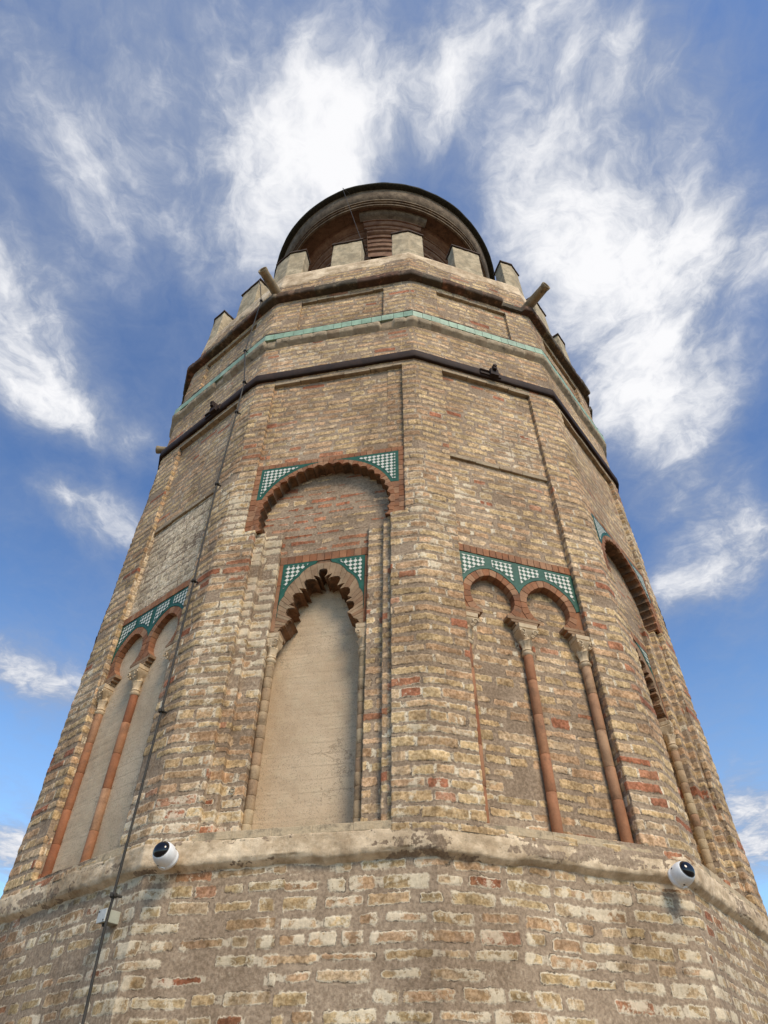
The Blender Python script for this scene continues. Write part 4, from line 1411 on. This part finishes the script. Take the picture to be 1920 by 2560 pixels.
    kb.build("backing", M_SOFFIT, ring_o, None)
    for sgn in (-1, 1):
        edge = uLi+.034 if sgn < 0 else uRi-.034
        arc = []
        for t_ in np.linspace(28, 84, 30):
            tt_ = 180-t_ if sgn < 0 else t_
            p = ext(tt_)
            if abs(p[0]-edge) > .002: arc.append(p)
        arc = [p for p in arc if p[1] < ztop-.002]
        if sgn > 0 and False: arc = arc[::-1]
        poly = [(edge, ztop-.001), (edge, arc[0][1]-.05)]+arc+[(arc[-1][0]-sgn*.015, ztop-.001)]
        spandrel(poly, yF-.003, ring_o, None, border=.024, mats=mats)
    # springer blocks and colonnettes
    zi = H[0][1]
    for sgn, ue in ((-1, e2l), (1, L-e2r)):
        mb = MB(); x0 = ue if sgn < 0 else ue-.085
        mb.box(x0, x0+.085, yF, yF+.14, zi-.03, zi+.0005, .4)
        mb.build("impost", M_BUFF, ring_o, None, bevel=.002)
        column(k, ue-sgn*.030, -.170, Z_SILL-.01, zi-.20, .033, ring_o, buff=True, segs=14, capz=(zi-.26, zi-.031), half=.056)
    o = infill(k, e2l-.03, L-e2r+.03, Z_SILL-.01, 5.46+dz, -.325, ring_o, seed=infill_seed)
    return root


def fix_children(root):
    """children of face pieces were built in face coordinates"""
    pass


for k in (-2, 0): twin_arch(k)
big_arch(-1, 1)
big_arch(1, 2, mats=None)
twin_arch(2); big_arch(-3, 3)
# the left twin arch is closed with smooth render instead of brick
el_, er_ = TEDGE[-2]
o = infill(-2, el_+.001, frame(-2)[3]-er_-.001, Z_SILL-.01, 5.36, -.105, tower, seed=9, own=True)

# sills of the recesses
for k in range(-3, 3):
    L = frame(k)[3]
    mb = MB()
    if KIND[k] == 'T':
        el, er = TEDGE.get(k, (.31, .30)); a, b = el-.02, L-er+.05
    else:
        E = EDGE.get(k, EDGE[1]); a, b = E['l'][0]-.02, L-E['r'][0]+.02
    n = 5
    for i in range(n):
        p = a+(b-a)*i/n; q = a+(b-a)*(i+1)/n
        mb.hexa([(p, -.004, 3.10), (q, -.004, 3.10), (q, .34, 3.10), (p, .34, 3.10), (p, .001, 3.152+random.uniform(-.003, .003)), (q, .001, 3.152+random.uniform(-.003, .003)), (q, .34, 3.175), (p, .34, 3.175)])
    mb.build("sill", M_SILL, tower, face_matrix(k), bevel=.004)

# ------------------------------------------------------------------ parapet and merlons
def parapet():
    prof = [(0.0, 9.985), (-.012, 10.05), (-.015, 10.40), (-.022, 10.50), (-.030, 10.68), (-.032, 10.72), (-.24, 10.73), (-.25, 10.4)]
    ds = .02; pr = []
    for (a, b) in zip(prof[:-1], prof[1:]):
        n = max(1, int(math.dist(a, b)/.018)); pr += [(a[0]+(b[0]-a[0])*i/n, a[1]+(b[1]-a[1])*i/n) for i in range(n)]
    pr.append(prof[-1]); pr = np.array(pr); nP = len(pr)
    pts = []; S_ = []; s0 = 0
    for k in range(-5, 7):
        A, B = vert(k), vert(k+1); l = np.linalg.norm(B-A); n = int(l/(ds if -3 <= k < 3 else .06))
        for j in range(n): pts.append((k, j/n)); S_.append(s0+l*j/n)
        s0 += l
    pts.append((6, 1.)); S_.append(s0); S_ = np.array(S_)
    V = np.zeros((len(pts), nP, 3))
    for i, (k, f) in enumerate(pts):
        for j in range(nP):
            o_ = pr[j, 0]/math.cos(math.pi/12); A = vert(k, R0+o_); B = vert(k+1, R0+o_); p = A+(B-A)*f
            V[i, j] = (p[0], p[1], pr[j, 1])
    ss = np.repeat(S_[:, None], nP, 1); Zg = V[..., 2].copy(); rad = np.hypot(V[..., 0], V[..., 1])
    st = np.full(ss.shape, 1); rp = np.full(ss.shape, .06)
    bd, bcol, rel = brick_field(ss, Zg, 88, st, rp)
    edge = 10.43+fbm(ss*1.6, ss*0, 71, 4)*0.28
    plast = np.clip((Zg-edge)/.05+.5, 0, 1)*0.95
    rel = rel*(1-plast)+plast*(fbm(ss*4, Zg*4, 72, 3)*.012+.007)
    rel = np.where(pr[:, 0][None] < -.2, 0, rel)
    V[..., 0] += V[..., 0]/rad*rel; V[..., 1] += V[..., 1]/rad*rel
    stain_shade = -.30+.55*np.clip(1-(Zg-10.0)/.22, 0, 1)*np.clip(fbm(ss*1.2, Zg, 73, 2)+.6, 0, 1)
    idx = np.arange(len(pts)*nP).reshape(len(pts), nP)
    F = np.stack([idx[:-1, :-1], idx[1:, :-1], idx[1:, 1:], idx[:-1, 1:]], -1).reshape(-1, 4)
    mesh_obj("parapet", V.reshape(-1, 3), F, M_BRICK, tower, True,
             dict(bd=bd.ravel(), lime=np.full(bd.size, .30), stain_shade=stain_shade.ravel(), plaster=plast.ravel(), bcol=bcol.reshape(-1, 3)))


parapet()


def merlon(k, corner, h=11.43, ul=None, ur=None, wl=.22, wr=.22):
    """corner merlon wraps vertex k; otherwise it stands mid-face k"""
    z0, z1 = 10.68, h; th = .20
    off = -.03
    pts = []            # outer line, left to right; inner line
    if corner:
        def outer(o_):
            o2 = o_/math.cos(math.pi/12)
            P0 = vert(k-1, R0+o2); P1 = vert(k, R0+o2); P2 = vert(k+1, R0+o2)
            d0 = (P0-P1)/np.linalg.norm(P0-P1); d1 = (P2-P1)/np.linalg.norm(P2-P1)
            return [P1+d0*(wl+(o_-off)*-.0), P1, P1+d1*(wr)]
    else:
        def outer(o_):
            o2 = o_/math.cos(math.pi/12)
            P1 = vert(k, R0+o2); P2 = vert(k+1, R0+o2); d1 = (P2-P1)/np.linalg.norm(P2-P1); c = frame(k)[0]+frame(k)[1]*((ul+ur)/2)+frame(k)[2]*o_
            hwd = (ur-ul)/2
            return [c-frame(k)[1]*hwd, c, c+frame(k)[1]*hwd]

    def slab(mb, oo, oi, za, zb, grow=0.0, tone=.5, nz=8, rough=.004):
        A = outer(oo); B = outer(oi)
        # make end faces square to the wall
        if corner:
            for e, m_ in ((0, 1), (2, 1)):
                kf = k-1 if e == 0 else k
                n = frame(kf)[2]; B[e] = A[e]+n*(oi-oo)
        if grow:
            dl = (A[0]-A[1]); dl = dl/np.linalg.norm(dl); dr_ = (A[2]-A[1]); dr_ = dr_/np.linalg.norm(dr_)
            A[0] = A[0]+dl*grow; B[0] = B[0]+dl*grow; A[2] = A[2]+dr_*grow; B[2] = B[2]+dr_*grow
        loop = []
        def seg(P_, Q_, n):
            return [P_+(Q_-P_)*i/n for i in range(n)]
        loop = seg(A[0], A[1], 6)+seg(A[1], A[2], 6)+seg(A[2], B[2], 5)+seg(B[2], B[1], 5)+seg(B[1], B[0], 5)+seg(B[0], A[0], 5)
        n = len(loop); V = []; F = []
        cx, cy = np.mean(np.array(loop), 0)
        for i in range(nz+1):
            z = za+(zb-za)*i/nz
            for j, p in enumerate(loop):
                q = np.array(p); r_ = q-np.array([cx, cy]); l = np.linalg.norm(r_)
                nn = (vnoise(np.array([j*.9+k*3.7]), np.array([z*9.]), 5)[0])*rough*2.2
                tp = 1-.012*(i/nz)
                q = np.array([cx, cy])+r_*tp*(1+nn/l)
                V.append((q[0], q[1], z+random.uniform(-rough, rough)*.4))
        for i in range(nz):
            for j in range(n): F.append((i*n+j, i*n+(j+1) % n, (i+1)*n+(j+1) % n, (i+1)*n+j))
        F.append(tuple(range(n-1, -1, -1))); F.append(tuple(range(nz*n, nz*n+n)))
        mb.add(V, F, tone)
    mb = MB(); slab(mb, off, off-th, z0, z1)
    o = mb.build("merlon", M_PLASTER, tower, None, bevel=.010, smooth=False)
    mb = MB(); slab(mb, off+.018, off-th-.02, z1+.002, z1+.034, .018, .5, 1, .003)
    mb.build("capping", M_CAPSLAB, o, None)
    return o


MW = {-1: (.28, .24), 0: (.235, .225), 1: (.18, .20)}
for k in range(-5, 7):
    wl, wr = MW.get(k, (.22, .22))
    merlon(k, True, wl=wl, wr=wr)
    L = frame(k)[3]
    a, b = {-1: (.66, 1.09), 0: (.70, 1.12)}.get(k, (L/2-.2, L/2+.2))
    merlon(k, False, ul=a, ur=b)


# ------------------------------------------------------------------ water spouts
def spout(k, ln=.42, dz=.05, r=.062, side=0.0):
    v = vert(k, R0-.05); d = v/np.linalg.norm(v)
    tn = np.array([-d[1], d[0]]); d = d+tn*side; d = d/np.linalg.norm(d)
    d3 = Vector((d[0], d[1], dz)).normalized(); p0 = Vector((v[0], v[1], 10.06))
    mb = MB(); n = 22
    a = d3.orthogonal().normalized(); b = d3.cross(a)
    prof = [(0, r*1.12), (.1, r*1.08), (ln-.02, r*.96), (ln, r*1.04), (ln+.03, r*1.06), (ln+.035, r*.98), (ln+.03, r*.80), (ln-.1, r*.78), (ln-.25, r*.76)]
    V = []; F = []
    for (s, rr_) in prof:
        for j in range(n):
            an = 2*math.pi*j/n; V.append(tuple(p0+d3*s+(a*math.cos(an)+b*math.sin(an))*rr_*(1+random.uniform(-.01, .01))))
    for i in range(len(prof)-1):
        for j in range(n): F.append((i*n+j, i*n+(j+1) % n, (i+1)*n+(j+1) % n, (i+1)*n+j))
    F.append(tuple(range((len(prof)-1)*n, len(prof)*n)))
    mb.add(V, F, .5)
    return mb.build("water_spout", M_SPOUT, tower, None, smooth=True)


for k in (-5, -3, -1, 1, 3, 5): spout(k)

# ------------------------------------------------------------------ drum
CXD = -0.05


def drum():
    root_mb = MB()
    root_mb.lathe([(1.50, 10.4), (1.50, 14.7)], 96, (CXD, 0), .5)
    root = root_mb.build("drum", M_DRUMR, tower, smooth=True)

    def lathe_obj(name, prof, mat, a0=0., a1=2*math.pi, n=160, amp=.004, parent=root, caps=False, smooth=False, seed=1):
        pr = np.array(prof, float)
        full = abs(a1-a0-2*math.pi) < 1e-6
        an = np.linspace(a0, a1, n+1)[:-1] if full else np.linspace(a0, a1, n)
        Rr = np.repeat(pr[:, 0][None], len(an), 0); Zz = np.repeat(pr[:, 1][None], len(an), 0)
        s = an[:, None]*2.2+0*Rr
        Rr = Rr+fbm(s*3, Zz*5, seed, 3)*amp*2; Zz = Zz+fbm(s*4, Rr*3, seed+3, 3)*amp
        V = np.stack([CXD+Rr*np.cos(an)[:, None], Rr*np.sin(an)[:, None], Zz], -1).reshape(-1, 3)
        nP = len(pr); F = []
        na = len(an)
        for i in range(na if full else na-1):
            for j in range(nP-1):
                i2 = (i+1) % na; F.append((i*nP+j, i2*nP+j, i2*nP+j+1, i*nP+j+1))
        if caps:
            F.append(tuple(range(nP-1, -1, -1))); F.append(tuple((na-1)*nP+j for j in range(nP)))
        o_ = mesh_obj(name, V, F, mat, parent, True, {'tone': np.full(len(V), .5)})
        md = o_.modifiers.new('edge', 'EDGE_SPLIT'); md.split_angle = math.radians(28)
        return o_
    # crowning moulding: cyma, fillets, corona soffit
    def arc(c, r, a, b, n=8): return [(c[0]+r*math.cos(math.radians(q)), c[1]+r*math.sin(math.radians(q))) for q in np.linspace(a, b, n)]
    cy = [(2.350, 15.70), (2.340, 15.67), (2.338, 15.62), (2.332, 15.55), (2.318, 15.48), (2.295, 15.42), (2.268, 15.39), (2.268, 15.355), (2.235, 15.35), (2.235, 15.325), (2.245, 15.32), (2.245, 15.295), (2.212, 15.29), (2.212, 15.262), (2.222, 15.258), (2.215, 15.235), (2.175, 15.232), (2.165, 15.30)]
    lathe_obj("cornice_moulding", cy, M_DRUM)
    lathe_obj("corona", [(2.165, 15.295), (2.165, 15.27), (2.15, 15.265), (1.94, 15.285), (1.90, 15.27)], M_DRUMB, seed=4)
    lathe_obj("lower_moulding", [(1.93, 15.285), (1.92, 15.24), (1.895, 15.19), (1.85, 15.15), (1.815, 15.13), (1.81, 15.10), (1.79, 15.095), (1.785, 15.06), (1.76, 15.02), (1.73, 15.0), (1.725, 14.96), (1.70, 14.955), (1.695, 14.90),
                                 (1.66, 14.86), (1.64, 14.85), (1.638, 14.76), (1.61, 14.755), (1.605, 14.66), (1.575, 14.64), (1.57, 14.52), (1.545, 14.50), (1.54, 14.40), (1.50, 14.38)], M_DRUMR, seed=6)
    lathe_obj("roof_edge", [(2.38, 15.80), (2.445, 15.775), (2.455, 15.745), (2.45, 15.715), (2.43, 15.702), (2.405, 15.694), (2.335, 15.688)], M_GUTTER, amp=.008, seed=9, n=260)
    lathe_obj("roof_edge", [(2.40, 15.79), (1.9, 15.95), (1.2, 16.3), (.6, 16.9), (.02, 17.2)], M_GUTTER, seed=10)
    # pilaster strips with the entablature broken forward over them
    for q in range(4):
        am = -math.pi/2+.085+q*math.pi/2
        w_ = .325
        a0, a1 = am-w_, am+w_
        o_ = .10
        lathe_obj("pilaster", [(2.12, 15.27), (2.115, 15.225), (2.09, 15.17), (2.04, 15.13), (1.99, 15.10)], M_DRUM, a0, a1, 24, caps=True, seed=20+q)
        lathe_obj("pilaster", [(2.0, 15.13), (1.99, 15.08), (1.965, 15.075), (1.955, 15.03), (1.93, 15.0), (1.90, 14.99), (1.895, 14.95)], M_DRUMR, a0+.03, a1-.03, 24, caps=True, seed=30+q)
        lathe_obj("pilaster", [(1.90, 14.99), (1.885, 14.93), (1.86, 14.92), (1.855, 14.87), (1.82, 14.84), (1.80, 14.835), (1.795, 14.75), (1.76, 14.745), (1.755, 14.62), (1.735, 14.61), (1.73, 14.50), (1.70, 14.48),
                               (1.695, 14.40), (1.66, 14.38), (1.66, 14.2)], M_DRUMR, a0+.055, a1-.055, 24, caps=True, seed=40+q)
        lathe_obj("pilaster", [(1.655, 14.40), (1.62, 14.3), (1.60, 14.2), (1.60, 10.5)], M_DRUM, a0+.08, a1-.08, 20, caps=True, seed=50+q)


drum()
# terrace slab inside the parapet
mb = MB(); mb.lathe([(3.1, 10.2), (3.1, 10.3), (.1, 10.32)], 24, (0, 0)); mb.build("roof_terrace", M_PAVE, tower)

# ------------------------------------------------------------------ lightning conductor cable
def bp(k, x, y, w_):
    A, tt, n, L = frame(k); d = fw*F_PX+r2*(x-960)+u2*(1280-y); P0 = A+n*w_
    s = ((P0-CAM[:2])@n)/(d[:2]@n); return Vector(CAM+d*s)


cable = D.objects.new("lightning_cable", None); link(cable)
tag(cable, "thin dark conductor cable running down the left corner of the tower on black clips", "cable")
px_pts = [((653, 752), .10), ((613, 877), .085), ((611, 955), .075), ((592, 1030), .05), ((543, 1210), .04), ((485, 1452), .04), ((404, 1777), .04), ((284, 2238), .035), ((272, 2282), .035)]
route = [bp(-2, *p, w_) for p, w_ in px_pts]
def at_y(x, y, yy):
    d = fw*F_PX+r2*(x-960)+u2*(1280-y); q = (yy-CAM[1])/d[1]; return Vector(CAM+d*q)


top = [Vector((-.30, -1.7, 16.2)), at_y(857, 470, -2.44), at_y(859, 478, -2.46), at_y(903, 600, -2.62), at_y(912, 660, -2.66)]
mb = MB(); mb.tube([tuple(p) for p in [route[0], at_y(651, 716, route[0].y+.06), at_y(648, 700, route[0].y+.22)]], .0065, 6); up_run = mb
mb = MB(); rt_pts = route+[bp(-2, 262, 2320, .035), bp(-2, 236, 2430, .032), bp(-2, 207, 2560, .03)]
last = rt_pts[-1]; rt_pts.append(Vector((last.x, last.y, .0)))
mb.tube([tuple(p) for p in rt_pts], .0085, 8)
cb = mb.build("cable_run", M_BLACK, cable, smooth=True)
mb = MB(); mb.tube([tuple(p) for p in top], .0042, 6); mb.build("cable_run", M_BLACK, cable, smooth=True)
up_run.build("cable_run", M_BLACK, cable, smooth=True)
cable.location = (last.x, last.y, 0)
for c_ in cable.children: c_.matrix_parent_inverse = Matrix.Translation(-cable.location)
for i in (0, 1, 2, 3, 4, 5, 6, 7):
    p = route[i]; n = Vector((*frame(-2)[2], 0)); tt = Vector((*frame(-2)[1], 0))
    mb = MB()
    mb.tube([tuple(p-n*(.05 if i > 2 else .08)+tt*.012), tuple(p+n*.004)], .008, 8)
    mb.tube([tuple(p-tt*.022+n*.002), tuple(p+tt*.022+n*.002)], .013, 8)
    mb.box(p.x-.018, p.x+.018, p.y-.018, p.y+.018, p.z-.012, p.z+.012)
    o = mb.build("clip", M_BLACK, cable, bevel=.003)
    o.matrix_parent_inverse = Matrix.Translation(-cable.location)

# ------------------------------------------------------------------ junction box
def junction_box():
    A, tt, n, L = frame(-2)
    c = bp(-2, 290, 2299, -.05)
    u = (np.array(c[:2])-A)@tt; z = c.z
    root = D.objects.new("junction_box", None); link(root); root.matrix_world = Matrix.Translation((0, 0, 0))
    root.matrix_world = face_matrix(-2)@Matrix.Translation((u, .06, z))@Matrix.Scale(.82, 4)
    tag(root, "small grey plastic junction box where the cable runs in on the lower wall", "junction box")
    mb = MB(); mb.box(-.045, .045, -.125, 0, -.04, .04)
    b_ = mb.build("box_body", M_GREY, root, None, bevel=.004)
    mb = MB(); mb.box(-.05, .05, -.133, -.1265, -.043, .043); mb.build("lid", M_LID, root, None, bevel=.003)
    mb = MB(); mb.box(-.065, .065, -.006, .002, -.045, .045); mb.build("flange", M_GREY, root, None, bevel=.002)
    mb = MB(); mb.tube([(-.01, -.085, -.055), (-.01, -.085, -.04)], .018, 12); mb.build("gland", M_BLACK, root, None); mb = MB(); mb.tube([(-.01, -.085, .04), (-.01, -.085, .052)], .016, 12)
    mb.build("gland", M_BLACK, root, None)
    for sx, sz in ((-.035, .03), (.035, -.03)):
        mb = MB(); mb.tube([(sx, -.1325, sz), (sx, -.136, sz)], .006, 8); mb.build("screw", M_BLACK, root, None)


junction_box()


# ------------------------------------------------------------------ dome cameras
def dome_camera(x, y, k, r_off, label, aim_side=0.0, drop=0.26):
    d = fw*F_PX+r2*(x-960)+u2*(1280-y)
    v = vert(k, R0+r_off); a = v/np.linalg.norm(v)
    # plane tangent at the corner, perpendicular to the corner's outward direction
    s = ((v-CAM[:2])@a)/(d[:2]@a); P_ = CAM+d*s
    ax = Vector((a[0]+aim_side*-a[1], a[1]+aim_side*a[0], drop)).normalized()
    root = D.objects.new("security_camera", None); link(root)
    z_ = ax; x_ = z_.orthogonal().normalized(); x_ = Vector((-a[1], a[0], 0)).normalized(); x_ = (x_-z_*x_.dot(z_)).normalized(); y_ = z_.cross(x_)
    M_ = Matrix(((x_.x, y_.x, z_.x, P_[0]), (x_.y, y_.y, z_.y, P_[1]), (x_.z, y_.z, z_.z, P_[2]), (0, 0, 0, 1)))
    root.matrix_world = M_
    tag(root, label, "camera", "dome security cameras on the ledge corners")
    R = .063
    mb = MB()   # housing: short base then an egg-shaped shell, open where the dome sits
    prof = [(R*.93, -.060), (R*1.02, -.058), (R*1.02, -.040), (R*.99, -.038), (R*1.03, -.022), (R*1.03, -.002), (R*1.0, .014), (R*.93, .030), (R*.84, .041), (R*.78, .045), (R*.77, .043)]
    mb.lathe(prof, 40, (0, 0), .5); mb.build("housing", M_WHITE, root, None, smooth=True)
    mb = MB(); mb.lathe([(R*.78, .0435), (R*.785, .047), (R*.74, .0485)], 32, (0, 0), .5); mb.build("bezel", M_BLACK, root, None)
    mb = MB(); rd = R*.745
    mb.lathe([(rd*math.cos(q), .044+rd*.62*math.sin(q)) for q in np.linspace(0, math.pi/2*.98, 10)], 32, (0, 0), .5); mb.build("dome", M_DOME, root, None, smooth=True)
    for an in (.6, 2.6, 4.4):
        mb = MB(); c, s2 = math.cos(an), math.sin(an)
        mb.tube([(c*R*1.0, s2*R*1.0, -.012), (c*R*1.05, s2*R*1.05, -.012)], .006, 8); mb.build("screw", M_BLACK, root, None)
    mb = MB(); mb.tube([(0, -R*.98, -.035), (0, -R*1.10, -.035)], .013, 16); mb.build("plug", M_WHITE, root, None)
    return root


dome_camera(411, 2135, -1, .05, "white dome security camera on the left ledge corner near the cable", .2)
dome_camera(1707, 2184, 1, .05, "white dome security camera on the right ledge corner below the deep arch", -.22)

# numeral scratched into a plastered block of the left jamb
cmk = bp(-1, 581, 1979, -.095)
A_, t_, n_, L_ = frame(-1); um = float((np.array(cmk[:2])-A_)@t_)
mb = MB(); pts = [(um+.016*math.cos(q), .0915, cmk.z+.012+.015*math.sin(q)) for q in np.linspace(0, 2*math.pi, 15)]
pts += [(um+.015, .0915, cmk.z-.004), (um+.010, .0915, cmk.z-.020), (um-.004, .0915, cmk.z-.030)]
mb.tube(pts, .0042, 6); mb.build("carved_numeral", M_SILL, tower, face_matrix(-1), smooth=True)

# ------------------------------------------------------------------ ground
me = D.meshes.new("terrace_floor")
g_ = 6000.0
me.from_pydata([(-g_, -g_, 0), (g_, -g_, 0), (g_, g_, 0), (-g_, g_, 0)], [], [(0, 1, 2, 3)])
me.materials.append(M_PAVE)
fl = D.objects.new("terrace_floor", me); link(fl); fl["kind"] = "structure"

# ------------------------------------------------------------------ render
scene.render.engine = 'CYCLES'
